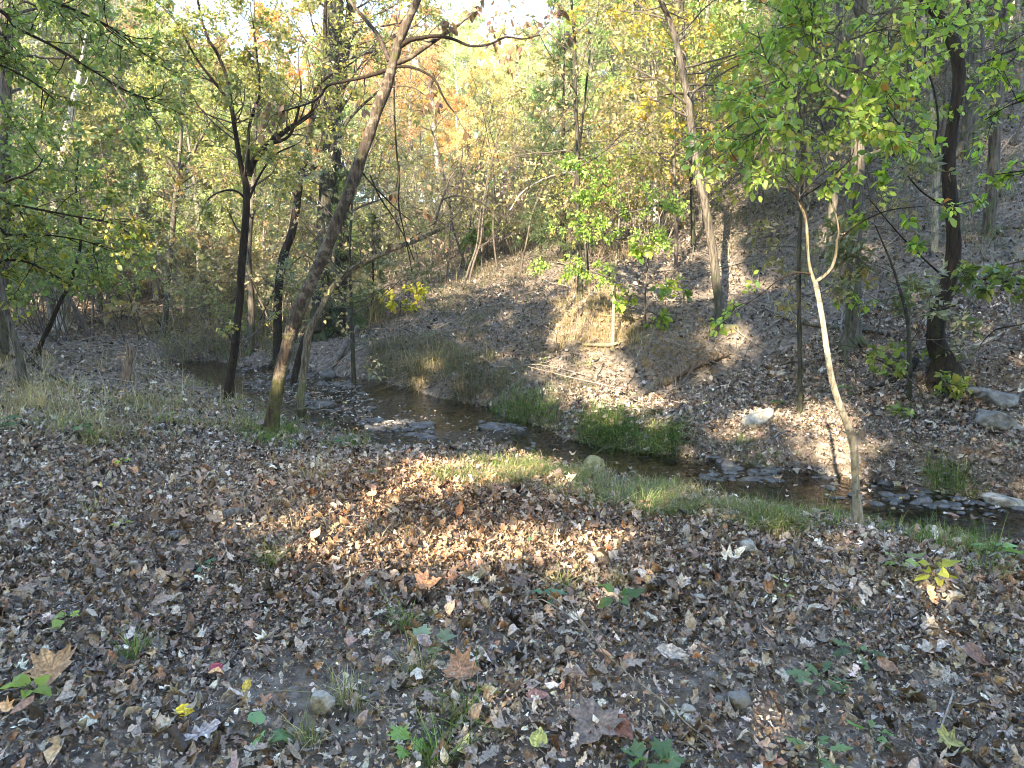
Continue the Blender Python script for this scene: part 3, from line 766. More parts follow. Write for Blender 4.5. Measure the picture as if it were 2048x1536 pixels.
# ---- T7 pale dead snag
hero('dead_snag', 'broken pale grey dead trunk leaning right high on the left slope', 'dead tree',
     [(112, 470, 26), (120, 369, 24), (124, 330, 23), (130, 290, 21), (138, 245, 18), (147, 205, 15), (157, 164, 12), (165, 110, 7), (172, 68, 3)],
     M_BARKW, [([(148, 200, 4), (170, 170, 3), (178, 150, 2)], 0, None, 1, .3)], [(.4, .95, 6, .6, 1, .06, (2,), (0, 0, .1))], None, Y=19, seed=11, flare=1.0)
for j, (pts, Yd, lab) in enumerate([
    ([(302, 440, 11), (301, 340, 10), (301, 239, 9), (305, 130, 7), (308, 34, 6), (310, -60, 3)], 26, 'thin pale straight trunk among orange leaves on the left slope'),
    ([(886, 400, 13), (880, 370, 12), (872, 300, 10), (868, 250, 9), (864, 200, 8), (856, 130, 5)], 30, 'thin pale sunlit trunk standing in yellow leaves above the middle bank'),
    ([(945, 440, 10), (942, 360, 9), (936, 290, 9), (934, 220, 7), (932, 190, 3)], 30, 'short grey broken topped trunk among orange leaves at the middle'),
    ([(1312, 450, 13), (1312, 360, 12), (1312, 273, 11), (1309, 180, 10), (1307, 100, 9), (1303, 0, 8), (1300, -120, 5)], 17.5, 'straight pale sunlit trunk on the crest left of the bending grey tree'),
    ([(1160, 592, 13), (1160, 540, 12), (1157, 480, 11), (1155, 400, 10), (1156, 300, 10), (1152, 220, 9), (1150, 140, 8), (1148, 60, 7), (1143, 0, 6), (1140, -100, 4)], 12.3, 'straight dark trunk with arching side twigs rising above the sunlit mound'),
    ([(1175, 590, 9), (1172, 500, 8), (1160, 440, 7), (1150, 380, 6), (1165, 240, 5), (1180, 100, 4)], 12.8, 'thin dark stem close behind the straight dark trunk on the mound'),
    ([(1972, 568, 26), (1976, 470, 25), (1984, 380, 25), (1990, 280, 24), (1996, 160, 23), (2005, 20, 22), (2010, -150, 16), (2010, -330, 7)], 10.5, 'thick grey shaded trunk on the steep slope right of the black trunk'),
    ([(1930, 350, 34), (1940, 260, 34), (1950, 170, 33), (1952, 80, 32), (1945, 0, 30), (1940, -150, 22), (1935, -330, 9)], 13, 'thick reddish grey trunk rising behind the black trunk near the top'),
    ([(1868, 560, 15), (1870, 420, 14), (1872, 320, 14), (1862, 220, 13), (1850, 130, 12), (1845, 40, 10), (1842, -100, 6)], 10.5, 'pale lichen spotted trunk directly behind the black trunk'),
    ([(1655, 592, 22), (1660, 520, 20), (1664, 450, 19), (1668, 380, 18), (1672, 250, 16), (1676, 100, 14), (1680, -60, 10)], 11.5, 'pinkish brown trunk behind the fork of the pale sapling'),
    ([(1388, 560, 11), (1386, 470, 10), (1384, 400, 9), (1380, 300, 8), (1370, 150, 7), (1365, 0, 5)], 13.5, 'dark straight pole standing just behind the bending grey trunk'),
    ([(1600, 800, 12), (1600, 700, 11), (1598, 620, 10), (1598, 520, 10), (1602, 400, 8), (1606, 280, 6), (1610, 150, 4)], 8.3, 'thin dark upright stem between the log and the pale sapling'),
    ([(1820, 760, 11), (1818, 700, 10), (1815, 640, 9), (1800, 580, 7), (1780, 520, 5), (1750, 450, 3)], 7.9, 'small dark bending stem left of the black trunk'),
    ([(704, 655, 9), (702, 600, 7), (700, 520, 6), (702, 440, 5), (710, 330, 4)], 12.5, 'little dark stem in the brush right of the twin trunks'),
    ([(700, 420, 0.1), (700, 420, 0.1)], 0, '')]):
    if Yd == 0: continue
    w3 = lab.split()[:4]; mt = M_BARKT if 'dark' in w3 else M_BARKW if 'pale' in w3 else M_BARK2
    pal = DUSK if pts[0][0] > 1700 or 640 < pts[0][0] < 760 else TAN if pts[0][0] > 800 and 'crest' not in lab else YELLOW if 'crest' in lab else ORANGE
    if 'lichen' in lab: mt = M_BARKL
    short = 'broken' in lab
    nt = 3 if short else 20 if Yd > 11 else 10
    hero('dead_snag' if short else 'woodland_tree' if pts[0][2] > 12 else 'thin_tree', lab, 'tree', pts, mt, [], [(.35, 1, nt, 1.6 if Yd > 11 else .8, 2, .04, (4, 3), (0, 0, .0))],
         None if short else (7, .085 if Yd < 20 else .12, pal, T_LO, .4, M_LEAF), Y=Yd, seed=30 + j, flare=1.1)
# ---- T9 left sapling
hero('leaning_sapling', 'dark thin sapling leaning right over green undergrowth on the left', 'sapling',
     [(72, 722, 12), (82, 690, 10), (100, 650, 10), (120, 604, 9), (136, 575, 8), (147, 546, 8), (156, 515, 7), (162, 480, 6), (160, 430, 5), (152, 380, 4), (158, 300, 3)],
     M_BARKD, [], [(.3, 1, 30, .9, 2, .0, (4, 3), (0, -.1, .1))], (10, .065, GREEN, T_OV, .4, M_LEAF), Y=10.6, seed=50)
# ---- T14, T12
hero('bending_tree', 'grey tree curving left to right with sunlit upper trunk standing on the right slope', 'tree',
     [(1440, 655, 32), (1438, 610, 28), (1433, 567, 27), (1428, 520, 27), (1421, 479, 26), (1414, 430, 25), (1405, 385, 24), (1396, 345, 24), (1388, 290, 23), (1381, 235, 22), (1375, 190, 21), (1366, 150, 20), (1358, 110, 19), (1350, 75, 18), (1338, 40, 16), (1322, 0, 14), (1300, -60, 12), (1280, -160, 8)],
     M_BARK2, [([(1346, 60, 9), (1335, 30, 8), (1318, 0, 7), (1300, -40, 5)], -.1, M_BARKD, 2, .5), ([(1372, 190, 6), (1352, 186, 5), (1330, 190, 4)], -.1, M_BARKD, 2, .3)],
     [(.5, 1, 24, 1.3, 2, .05, (4, 3), (0, .1, 0))], (6, .08, YELLOW, T_LO, .4, M_LEAF), Y=10.6, seed=60, ws=0.72)
hero('slope_tree', 'straight grey trunk with sunlit foot standing right of the pale sapling', 'tree',
     [(1703, 702, 44), (1705, 655, 34), (1706, 600, 31), (1708, 540, 30), (1709, 480, 30), (1712, 400, 29), (1716, 316, 28), (1718, 220, 27), (1720, 120, 26), (1722, 0, 24), (1724, -150, 18), (1724, -350, 8)],
     M_BARK2, [], [(.4, 1, 20, 1.3, 2, .05, (4, 3), (0, .3, 0))], (6, .08, GREEN, T_LO, .4, M_LEAF), Y=9.1, seed=61, ws=1.0)
# ---- T11 black trunk on the right
hero('black_trunk_tree', 'big black barked tree with swollen mossy base on the right bank', 'tree',
     [(1890, 748, 84), (1885, 715, 66), (1872, 682, 56), (1872, 645, 52), (1882, 608, 50), (1896, 565, 50), (1904, 529, 48), (1908, 490, 45), (1907, 459, 42), (1903, 410, 42), (1898, 360, 40), (1898, 310, 38), (1903, 265, 37), (1910, 220, 36), (1916, 180, 37), (1918, 142, 39), (1910, 98, 40), (1896, 62, 38), (1878, 32, 34), (1858, 10, 31), (1838, -25, 28), (1810, -90, 22), (1790, -200, 14), (1780, -330, 6)],
     M_BARKD, [([(1895, 60, 14), (1920, 40, 11), (1935, 10, 9), (1950, -40, 7)], .1, None, 2, .6), ([(1880, 320, 8), (1872, 290, 7), (1876, 240, 6), (1868, 180, 5), (1850, 120, 4), (1856, 60, 3)], -.1, None, 3, .5),
               ([(1886, 330, 6), (1850, 290, 5), (1800, 250, 4), (1770, 210, 3)], -.3, None, 4, .5), ([(1884, 410, 6), (1840, 380, 5), (1800, 330, 4), (1780, 300, 3)], -.3, None, 4, .5),
               ([(1912, 412, 9), (1935, 404, 7), (1952, 398, 6), (1970, 385, 4)], -.1, M_DEADG, 4, .2), ([(1895, 560, 6), (1850, 520, 5), (1800, 470, 4), (1740, 400, 3)], -.2, None, 3, .4)],
     [(.72, 1, 14, 1.2, 2, .0, (4, 3), (0, 0, 0))], (6, .085, LIME, T_HEART, .5, M_LEAF), Y=8.0, seed=62, ws=0.68, rough=.16, flare=1.3, burl=((.14, .06), (.80, .15)))

# ---- T10 pale sapling with big green leaves, near right
def sprays(root, tw, tips, rng, specs, Y):
    for (pts, n, L) in specs:
        Q, q = pxpath(pts, Y, -.05); Qs, qs = smooth_path(Q, q, .04); tw.add(Qs, np.maximum(qs, .0025))
        for k in range(n):
            i = rng.integers(len(Qs) // 5, len(Qs) - 1); dd = norm(Qs[i + 1] - Qs[i]); v = rng.normal(size=3) * np.array([1, .9, .5])
            grow(tw, Qs[i], dd * .8 + norm(v), L * rng.uniform(.5, 1.2), .004, 1, tips, rng, .18, -.03, (4,), minr=.0017)
def t10(root, tw, tips, rng, Ps, rs):
    sprays(root, tw, tips, rng, [
        ([(1606, 290, 6), (1590, 265, 4), (1560, 240, 4), (1520, 230, 3), (1470, 245, 2), (1450, 270, 2)], 16, .34),
        ([(1607, 250, 5), (1590, 200, 4), (1560, 160, 3), (1530, 110, 3), (1515, 60, 2)], 14, .34),
        ([(1640, 180, 5), (1632, 130, 4), (1625, 70, 3), (1622, 0, 3)], 12, .32),
        ([(1690, 90, 4), (1650, 60, 3), (1600, 40, 3), (1550, 20, 2)], 12, .3),
        ([(1665, 130, 4), (1710, 140, 3), (1760, 170, 3), (1800, 220, 2)], 14, .32),
        ([(1700, 80, 4), (1760, 60, 3), (1820, 70, 3), (1850, 100, 2)], 12, .3),
        ([(1608, 225, 4), (1660, 215, 3), (1710, 235, 3), (1760, 270, 2)], 12, .32),
        ([(1598, 395, 3), (1630, 360, 3), (1665, 330, 3), (1680, 300, 2)], 3, .25),
        ([(1560, 240, 3), (1500, 270, 3), (1460, 300, 2), (1430, 320, 2)], 9, .3),
        ([(1740, 30, 3), (1700, -10, 3), (1650, -40, 3), (1590, -60, 2)], 10, .4),
        ([(1740, 30, 3), (1800, 20, 3), (1850, -20, 3)], 6, .4)], 4.5)
hero('pale_sapling', 'pale lichen covered sapling with big green leaves beside the near creek bank', 'sapling',
     [(1715, 1032, 26), (1713, 990, 22), (1711, 950, 22), (1709, 905, 22), (1703, 872, 23), (1690, 838, 21), (1676, 800, 19), (1664, 760, 18), (1656, 715, 17), (1648, 660, 16), (1640, 610, 16), (1630, 562, 15)],
     M_BARKL, [([(1630, 566, 11), (1620, 535, 9), (1616, 500, 8), (1614, 455, 8), (1608, 425, 8), (1598, 400, 7), (1602, 350, 6), (1605, 290, 6), (1608, 225, 6), (1625, 195, 6), (1645, 170, 6), (1668, 125, 5), (1690, 90, 5), (1715, 55, 4), (1740, 30, 4), (1765, -20, 4)], 0, M_BARKM, 1, .2), ([(1631, 564, 11), (1648, 553, 10), (1664, 535, 9), (1672, 508, 8), (1674, 480, 7), (1678, 465, 6), (1672, 430, 5), (1662, 400, 4), (1650, 345, 3)], 0, M_BARKM, 3, .25), ([(1614, 430, 7), (1600, 402, 6), (1588, 386, 6), (1572, 376, 4)], -.1, M_BARKD, 2, .2),
               ([(1620, 548, 6), (1595, 545, 5), (1560, 558, 4), (1520, 590, 3), (1490, 610, 2)], -.2, M_BARKD, 4, .22), ([(1680, 480, 5), (1700, 460, 4), (1730, 440, 4), (1780, 420, 3), (1850, 412, 2)], -.1, M_BARKD, 2, .2),
               ([(1604, 395, 4), (1640, 372, 4), (1668, 350, 3), (1700, 320, 3), (1708, 295, 2)], -.1, M_BARKD, 2, .2)],
     [], (5, .048, ([(.32, .44, .10), (.42, .52, .13), (.22, .34, .12), (.48, .48, .12), (.45, .22, .08)], [6, 5, 3, 1.6, .25]), T_HEART, .7, M_LEAF), Y=4.55, seed=63, ws=0.76, extra=t10, rough=.09, flare=1.3, burl=((.33, .12), (.44, .12)))
# ---- hanging vines and thin dangling twigs
for lab, pts, Yv in [('dark woody vine hanging straight down from the limbs of the leaning tree', [(788, 150, 3), (789, 230, 4), (793, 300, 4), (798, 360, 4), (797, 410, 4), (806, 455, 3), (818, 510, 3), (824, 545, 2)], 8.3),
                     ('thin curved dark twig drooping over the middle slope', [(740, 350, 3), (760, 395, 4), (790, 440, 3), (812, 480, 3), (828, 520, 2)], 9.5),
                     ('bowed bare twig arching beside the mossy forked tree', [(520, 640, 3), (560, 560, 3), (600, 515, 3), (625, 520, 2), (640, 560, 2)], 13.5),
                     ('long thin bare branch leaning through the brush left of the mound', [(1040, 420, 3), (1075, 330, 3), (1100, 270, 2), (1140, 210, 2)], 12.6),
                     ('pale bare arching branch lit by sun in front of the middle ridge', [(1020, 420, 3), (1050, 380, 4), (1110, 350, 4), (1170, 345, 3), (1200, 370, 2)], 14)]:
    rng = np.random.default_rng(int(Yv * 10)); P, rr = pxpath(pts, Yv, .05); root = empty('hanging_vine', tuple(P[0]), lab, 'vine'); Ps, rs = smooth_path(P, rr, .06); tb = Tubes(); tb.add(Ps, rs, rough=.1); tips = []
    tube_obj('vine_stem', tb, M_BARKD if 'pale' not in lab else M_BARKW, root); tw = Tubes()
    for k in range(9):
        i = rng.integers(2, len(Ps) - 1); grow(tw, Ps[i], rng.normal(size=3) + norm(Ps[-1] - Ps[0]) * .8, .45, .004, 1, tips, rng)
    tube_obj('sprays', tw, M_TWIG, root)
# ---- leafy limbs from trees standing just outside the frame
def offtree(name, label, base, ht, specs, Y, pal, size, per, temps, seed, mat=M_BARK2, rad=.12):
    rng = np.random.default_rng(seed)
    gz = float(H(np.array([base[0]]), np.array([base[1]]))[0])
    root = empty(name, (base[0], base[1], gz), label, 'tree')
    P = [np.array([base[0], base[1], gz - .2])]
    for t in np.linspace(.15, 1, 7): P.append(np.array([base[0] + rng.normal(0, .1), base[1] + rng.normal(0, .1), gz + ht * t]))
    rr = rad * np.linspace(1.2, .25, 8)
    Ps, rs = smooth_path(np.array(P), rr, .1); tb = Tubes(); tb.add(Ps, rs, rough=.1); tube_obj('trunk', tb, mat, root)
    tw = Tubes(); tips = []
    for (pts, n, L) in specs:
        Q, q = pxpath(pts, Y, 0)
        j = np.argmin(np.abs(Ps[:, 2] - (Q[0][2] - .4)))
        Q = np.vstack([[Ps[j]], Q]); q = np.concatenate([[q[0] * 1.6], q])
        Qs, qs = smooth_path(Q, q, .05); tw.add(Qs, np.maximum(qs, .003))
        for k in range(n):
            i = rng.integers(len(Qs) // 3, len(Qs) - 1); dd = norm(Qs[i + 1] - Qs[i]); v = rng.normal(size=3) * np.array([1, .9, .45])
            grow(tw, Qs[i], dd * .9 + norm(v), L * rng.uniform(.5, 1.2), .005, 1, tips, rng, .18, -.02, (4,), minr=.0018)
    pos, A, N, s = tip_leaves(tips, per, size, rng, .45, .025, .75)
    crown_mesh('crown', root, pos, A, N, s, pal[0], pal[1], temps, M_LEAF, True, rng, tw=tw, twmat=M_BARKD)
    return root
offtree('overhanging_tree', 'green leafy limbs reaching in from the upper left corner', at(-420, 700, 5.2)[[0, 1]], 6.5,
        [([(-60, 20, 10), (40, 60, 7), (120, 100, 6), (200, 150, 4), (270, 190, 3), (330, 200, 2)], 26, .42), ([(-60, -40, 9), (60, -10, 7), (150, 20, 5), (230, 60, 4), (290, 110, 2)], 26, .45),
         ([(-60, -130, 9), (80, -80, 7), (200, -50, 5), (330, -10, 3)], 20, .45), ([(-60, 110, 7), (0, 130, 5), (60, 160, 4), (110, 200, 3)], 12, .35)], 5.2, GREEN, .042, 9, T_OV, 71)
offtree('overhanging_tree', 'low olive and yellow leafed limbs reaching in from the left edge', at(-360, 760, 6)[[0, 1]], 4.5,
        [([(-50, 400, 8), (30, 410, 6), (110, 425, 5), (190, 440, 3), (260, 450, 2)], 26, .45), ([(-50, 460, 8), (20, 470, 5), (90, 470, 4), (160, 480, 3), (230, 500, 2)], 24, .45),
         ([(-50, 380, 6), (20, 360, 5), (70, 340, 3), (90, 310, 2)], 10, .4), ([(-50, 540, 6), (30, 520, 5), (90, 540, 3), (140, 570, 2)], 14, .4)], 6.0, ([(.17, .2, .05), (.28, .28, .06), (.10, .15, .04), (.45, .38, .07)], [4, 3, 3, 1.4]), .044, 9, T_OV, 72)
offtree('overhanging_tree', 'lime green leaves on twigs hanging in from the upper right edge', at(2420, 800, 6.2)[[0, 1]], 6.5,
        [([(2110, 60, 8), (2050, 90, 6), (2000, 110, 4), (1960, 130, 2)], 11, .42), ([(2110, 180, 7), (2050, 200, 5), (2010, 215, 3), (1970, 240, 2)], 9, .4),
         ([(2110, 330, 6), (2060, 340, 4), (2020, 345, 3), (1990, 350, 2)], 5, .3), ([(2110, -40, 8), (2040, -20, 6), (1960, 0, 4)], 9, .4)], 6.2, LIME, .056, 7, T_HEART, 73)
offtree('creekside_bush', 'green leafed twig reaching in from the right edge above the boulders', at(2330, 820, 5.2)[[0, 1]], 2.6,
        [([(2110, 590, 6), (2040, 570, 4), (1990, 560, 3), (1950, 558, 2), (1900, 555, 2)], 12, .22), ([(2110, 500, 5), (2050, 520, 4), (2010, 530, 2)], 6, .25), ([(2110, 640, 5), (2040, 650, 3), (1990, 660, 3), (1960, 690, 2)], 2, .2)], 5.2,
        ([(.14, .2, .08), (.24, .28, .06), (.10, .14, .06)], [4, 2, 2]), .06, 7, T_HEART, 74, rad=.05)

# ---- young lime green tree on the mound and little leafy saplings
def sapling(label, basepx, stem, specs, pal, size, per, seed, temps=T_OV, dY=0, mat=None, flat=.8):
    rng = np.random.default_rng(seed)
    h = hit(*basepx)[0]
    root = empty('leafy_sapling', tuple(h), label, 'sapling')
    P, rr = pxpath(stem, h[1], dY); P[0][2] -= .08
    Ps, rs = smooth_path(P, rr, .05); tb = Tubes(); tb.add(Ps, rs, rough=.08); tube_obj('stem', tb, mat or M_TWIG, root)
    tw = Tubes(); tips = []
    for (pts, n, L) in specs:
        Q, q = pxpath(pts, h[1] - .1, -.15); Qs, qs = smooth_path(Q, q, .05); tw.add(Qs, np.maximum(qs, .003))
        for k in range(n):
            i = rng.integers(1, len(Qs) - 1); dd = norm(Qs[-1] - Qs[0]); v = rng.normal(size=3) * np.array([1, .9, .3])
            grow(tw, Qs[i], dd * .8 + norm(v), L * rng.uniform(.5, 1.2), .004, 1, tips, rng, .15, -.03, (3,), minr=.0018)
    pos, A, N, s = tip_leaves(tips, per, size, rng, .6, .03, flat)
    crown_mesh('crown', root, pos, A, N, s, pal[0], pal[1], temps, M_LEAF, True, rng, tw=tw)
sapling('young tree with tiers of bright lime green leaves above the sunlit mound', (1225, 695), [(1225, 697, 9), (1227, 650, 8), (1228, 600, 7), (1231, 540, 6), (1236, 470, 5), (1240, 400, 4), (1236, 350, 3)],
        [([(1236, 480, 4), (1200, 460, 3), (1160, 450, 3), (1125, 455, 2)], 16, .34), ([(1238, 430, 4), (1200, 400, 3), (1160, 390, 3), (1140, 395, 2)], 18, .36), ([(1240, 400, 4), (1210, 370, 3), (1170, 340, 3), (1150, 330, 2)], 18, .36),
         ([(1238, 430, 4), (1280, 420, 3), (1320, 410, 3), (1350, 415, 2)], 14, .36), ([(1236, 480, 4), (1280, 470, 3), (1320, 480, 2)], 12, .34), ([(1230, 560, 4), (1190, 545, 3), (1150, 535, 3), (1095, 522, 2)], 22, .3)],
        ([(.30, .43, .10), (.38, .48, .13), (.20, .32, .09)], [4, 3, 2]), .052, 9, 81, mat=M_BARKL)
sapling('small sapling with hanging yellow green leaves right of the sunlit mound', (1290, 660), [(1292, 655, 5), (1290, 600, 4), (1293, 560, 4), (1296, 500, 3), (1292, 430, 2)],
        [([(1290, 600, 3), (1265, 590, 2), (1250, 600, 2)], 5, .25), ([(1292, 570, 3), (1320, 560, 2), (1345, 575, 2)], 6, .25), ([(1291, 620, 3), (1315, 630, 2), (1330, 645, 2)], 5, .22), ([(1294, 520, 3), (1270, 500, 2)], 4, .25)], LIME, .11, 3, 82)
sapling('low leafy bush with drooping yellow green leaves by the black trunk', (1850, 800), [(1850, 802, 6), (1840, 780, 5), (1815, 755, 4), (1790, 735, 3), (1765, 720, 2)],
        [([(1830, 770, 3), (1800, 740, 2), (1770, 720, 2), (1735, 710, 2)], 7, .25), ([(1850, 790, 3), (1880, 770, 2), (1920, 770, 2)], 6, .22), ([(1840, 780, 3), (1830, 810, 2), (1790, 815, 2)], 6, .22)], ([(.22, .27, .06), (.32, .36, .08), (.14, .2, .06)], [3, 3, 2]), .075, 4, 83, T_HEART)
sapling('thin stemmed sapling with sparse pale leaves left of the black trunk base', (1745, 770), [(1745, 772, 4), (1750, 720, 3), (1756, 660, 3), (1770, 610, 2), (1800, 560, 2)],
        [([(1750, 700, 2), (1790, 690, 2), (1830, 700, 2), (1870, 690, 2)], 5, .2), ([(1760, 640, 2), (1720, 610, 2), (1700, 590, 2)], 5, .2), ([(1775, 600, 2), (1820, 580, 2), (1860, 590, 2)], 5, .2)], LIME, .065, 3, 84, T_HEART)
sapling('tiny sapling with yellow leaves at the foot of the dark cedar brush', (800, 630), [(800, 628, 4), (802, 600, 3), (805, 580, 2), (800, 560, 2)],
        [([(801, 610, 2), (785, 595, 2), (775, 590, 2)], 6, .25), ([(802, 600, 2), (820, 590, 2), (835, 580, 2)], 6, .25), ([(800, 615, 2), (820, 615, 2)], 4, .2)], ([(.5, .48, .06), (.38, .42, .06), (.6, .5, .08)], [3, 3, 2]), .13, 3, 85)
sapling('leafy green sapling in the brush of the middle slope', (975, 520), [(975, 525, 3), (973, 490, 3), (970, 460, 2), (968, 430, 2)],
        [([(973, 480, 2), (950, 470, 2), (940, 475, 2)], 8, .5), ([(972, 465, 2), (1000, 455, 2), (1012, 460, 2)], 8, .5), ([(973, 500, 2), (960, 510, 2)], 5, .4)], ([(.13, .2, .06), (.2, .27, .09)], [3, 2]), .16, 4, 86)

# ------------------------------------------------------------------ background wood: prototypes, then copies sharing their meshes
T_BG = templates([OVAL_LO, OVAL_LO, MAPLE], 6, 1.0, 21)
T_NEED = templates([ring(np.array([(0, 0), (.5, .07), (1, 0), (.5, -.07)]))], 4, .4, 22)
WHITE = ([(1, 1, 1), (.8, .85, .8), (1.15, 1.0, .8), (.6, .62, .6)], [4, 3, 2, 2])
M_BGB = bark_mat('woodland_bark', (.07, .06, .05), (.30, .27, .23), scale=.5, bump=.3)
M_BGP = bark_mat('pale_woodland_bark', (.22, .20, .17), (.5, .46, .40), scale=.5, bump=.3)
def proto_tree(name, Ht, seed, leafn=8, lsize=.13, bark=None, low=.25, nb=26, bl=3.0, r0=.14, lean=.06):
    rng = np.random.default_rng(seed)
    root = empty(name, (0, 0, 0), 'x', 'tree')
    P = [np.array([0, 0, -.3])]; d = norm(np.array([rng.normal(0, lean), rng.normal(0, lean), 1.]))
    for i in range(9):
        d = norm(d + np.array([rng.normal(0, .05), rng.normal(0, .05), .12])); P.append(P[-1] + d * Ht / 9)
    Ps, rs = smooth_path(np.array(P), r0 * np.linspace(1.15, .12, 10), .4)
    tb = Tubes(); tb.add(Ps, rs, 8, rough=.08); tips = []
    for k in range(nb):
        f = low + (1 - low) * (k + rng.random()) / nb; i = min(int(f * len(Ps)), len(Ps) - 2); a = k * 2.4 + rng.uniform(-.5, .5)
        L = bl * (1.15 - .75 * (f - low) / (1 - low)) * rng.uniform(.6, 1.2)
        grow(tb, Ps[i], np.array([cos(a), sin(a), rng.uniform(.15, 1.0)]), L, max(rs[i] * .4, .012), 2, tips, rng, .16, .05, (5, 4), minr=.005)
    tube_obj('trunk', tb, bark or M_BGB, root)
    pos, A, N, s = tip_leaves(tips, leafn, lsize, rng, .35, .18, .4, .35)
    crown_mesh('crown', root, pos, A, N, s, WHITE[0], WHITE[1], T_BG, M_CROWN, False, rng, .25)
    return root
def proto_cedar(name, Ht, seed, n=34, w=1.5, leafn=26):
    rng = np.random.default_rng(seed)
    root = empty(name, (0, 0, 0), 'x', 'evergreen')
    P = np.array([[0, 0, -.3], [.05, 0, Ht * .5], [0, .05, Ht]]); Ps, rs = smooth_path(P, [.11, .07, .01], .4)
    tb = Tubes(); tb.add(Ps, rs, 8, rough=.08); tips = []
    for k in range(n * 2):
        f = .08 + .9 * (k + rng.random()) / (n * 2); i = min(int(f * len(Ps)), len(Ps) - 2); a = k * 2.4
        L = w * (1.1 - f) ** .8 * rng.uniform(.6, 1.2)
        grow(tb, Ps[i], np.array([cos(a), sin(a), rng.uniform(-.1, .5)]), L, .014, 1, tips, rng, .12, .0, (7,), (.4, .9), minr=.004)
    tube_obj('trunk', tb, M_BARKD, root)
    pos, A, N, s = tip_leaves(tips, leafn, .15, rng, .1, .08, .3, .3)
    crown_mesh('crown', root, pos, A, N, s, [(.10, .14, .07), (.06, .09, .05), (.16, .19, .09)], [3, 3, 1], T_NEED, M_CROWN, False, rng, .25)
    return root
def proto_shrub(name, Ht, seed, stems=9, leafn=5, lsize=.07, dense=(5, 4)):
    rng = np.random.default_rng(seed)
    root = empty(name, (0, 0, 0), 'x', 'shrub')
    tb = Tubes(); tips = []
    for k in range(stems):
        a = k * 2 * pi / stems + rng.uniform(-.4, .4); b = np.array([cos(a) * .12, sin(a) * .12, -.05])
        grow(tb, b, np.array([cos(a) * .5, sin(a) * .5, rng.uniform(.7, 1.4)]), Ht * rng.uniform(.6, 1.1), .012, 2, tips, rng, .18, .02, dense, minr=.003)
    tube_obj('stems', tb, M_TWIGL if seed % 2 else M_TWIG, root)
    pos, A, N, s = tip_leaves(tips, leafn, lsize, rng, .3, .08, .4, .3)
    crown_mesh('crown', root, pos, A, N, s, WHITE[0], WHITE[1], T_BG, M_CROWN, False, rng, .25)
    return root
def proto_sap(name, Ht, seed, lean=.08):
    rng = np.random.default_rng(seed); root = empty(name, (0, 0, 0), 'x', 'sapling'); P = [np.array([0, 0, -.1])]; d = norm(np.array([rng.normal(0, lean), rng.normal(0, lean), 1.]))
    for i in range(9):
        d = norm(d + rng.normal(0, .09, 3) + [0, 0, .06]); P.append(P[-1] + d * Ht / 9)
    Ps, rs = smooth_path(np.array(P), .022 * Ht / 4 * np.linspace(1.1, .15, 10), .15); tb = Tubes(); tb.add(Ps, rs, 6, rough=.1); tips = []
    for k in range(16):
        i = rng.integers(len(Ps) // 5, len(Ps) - 2); a = rng.uniform(0, 6.28); grow(tb, Ps[i], np.array([cos(a), sin(a), rng.uniform(-.1, .9)]), Ht * .22 * rng.uniform(.5, 1.2), max(rs[i] * .4, .005), 2, tips, rng, .2, .02, (4, 3), minr=.0028)
    tube_obj('trunk', tb, M_TWIG if seed % 2 else M_TWIGL, root)
    pos, A, N, s = tip_leaves(tips, .9, .06, rng, .5, .03, .4, .3); crown_mesh('crown', root, pos, A, N, s, WHITE[0], WHITE[1], T_BG, M_CROWN, False, rng, .25)
    return root
PROT = [proto_tree('woodland_tree', 13, 201, 17, .095), proto_tree('woodland_tree', 15, 202, 18, .095, M_BGP, .3), proto_tree('woodland_tree', 11, 203, 22, .09, None, .12, 30, 2.6, .10), proto_tree('woodland_tree', 12, 204, 13, .095, M_BGP, .2, 24, 2.8, .12, .15)]
PCED = [proto_cedar('cedar', 9, 211), proto_cedar('cedar', 7, 212, 28, 1.3)]
PSHR = [proto_shrub('shrub', 1.8, 221), proto_shrub('shrub', 2.4, 222, 8, 7, .08), proto_shrub('shrub', 1.3, 223, 12, 3, .06, (6, 4)), proto_shrub('shrub', 2.8, 224, 6, 9, .09)]
_used = set()
def place(proto, loc, rz, s, label, group, tint, sz=None):
    if proto.name not in _used:
        _used.add(proto.name); proto.location = loc; proto.rotation_euler = (0, 0, rz); proto.scale = (s, s, sz or s)
        proto['label'] = label; proto['group'] = group
        for c in proto.children:
            if c.name.startswith('crown'): c.color = (*tint, 1)
        return proto
    return dup(proto, loc, rz, s, label, group, tint, sz)
TOPX = [-200, 0, 200, 330, 430, 520, 620, 700, 800, 900, 1000, 1060, 1130, 1200, 1300, 1450, 1700, 2300]
TOPY = [-250, -150, -80, 10, 120, 180, 150, 60, 80, 60, 90, 120, -40, -150, -300, -400, -500, -500]
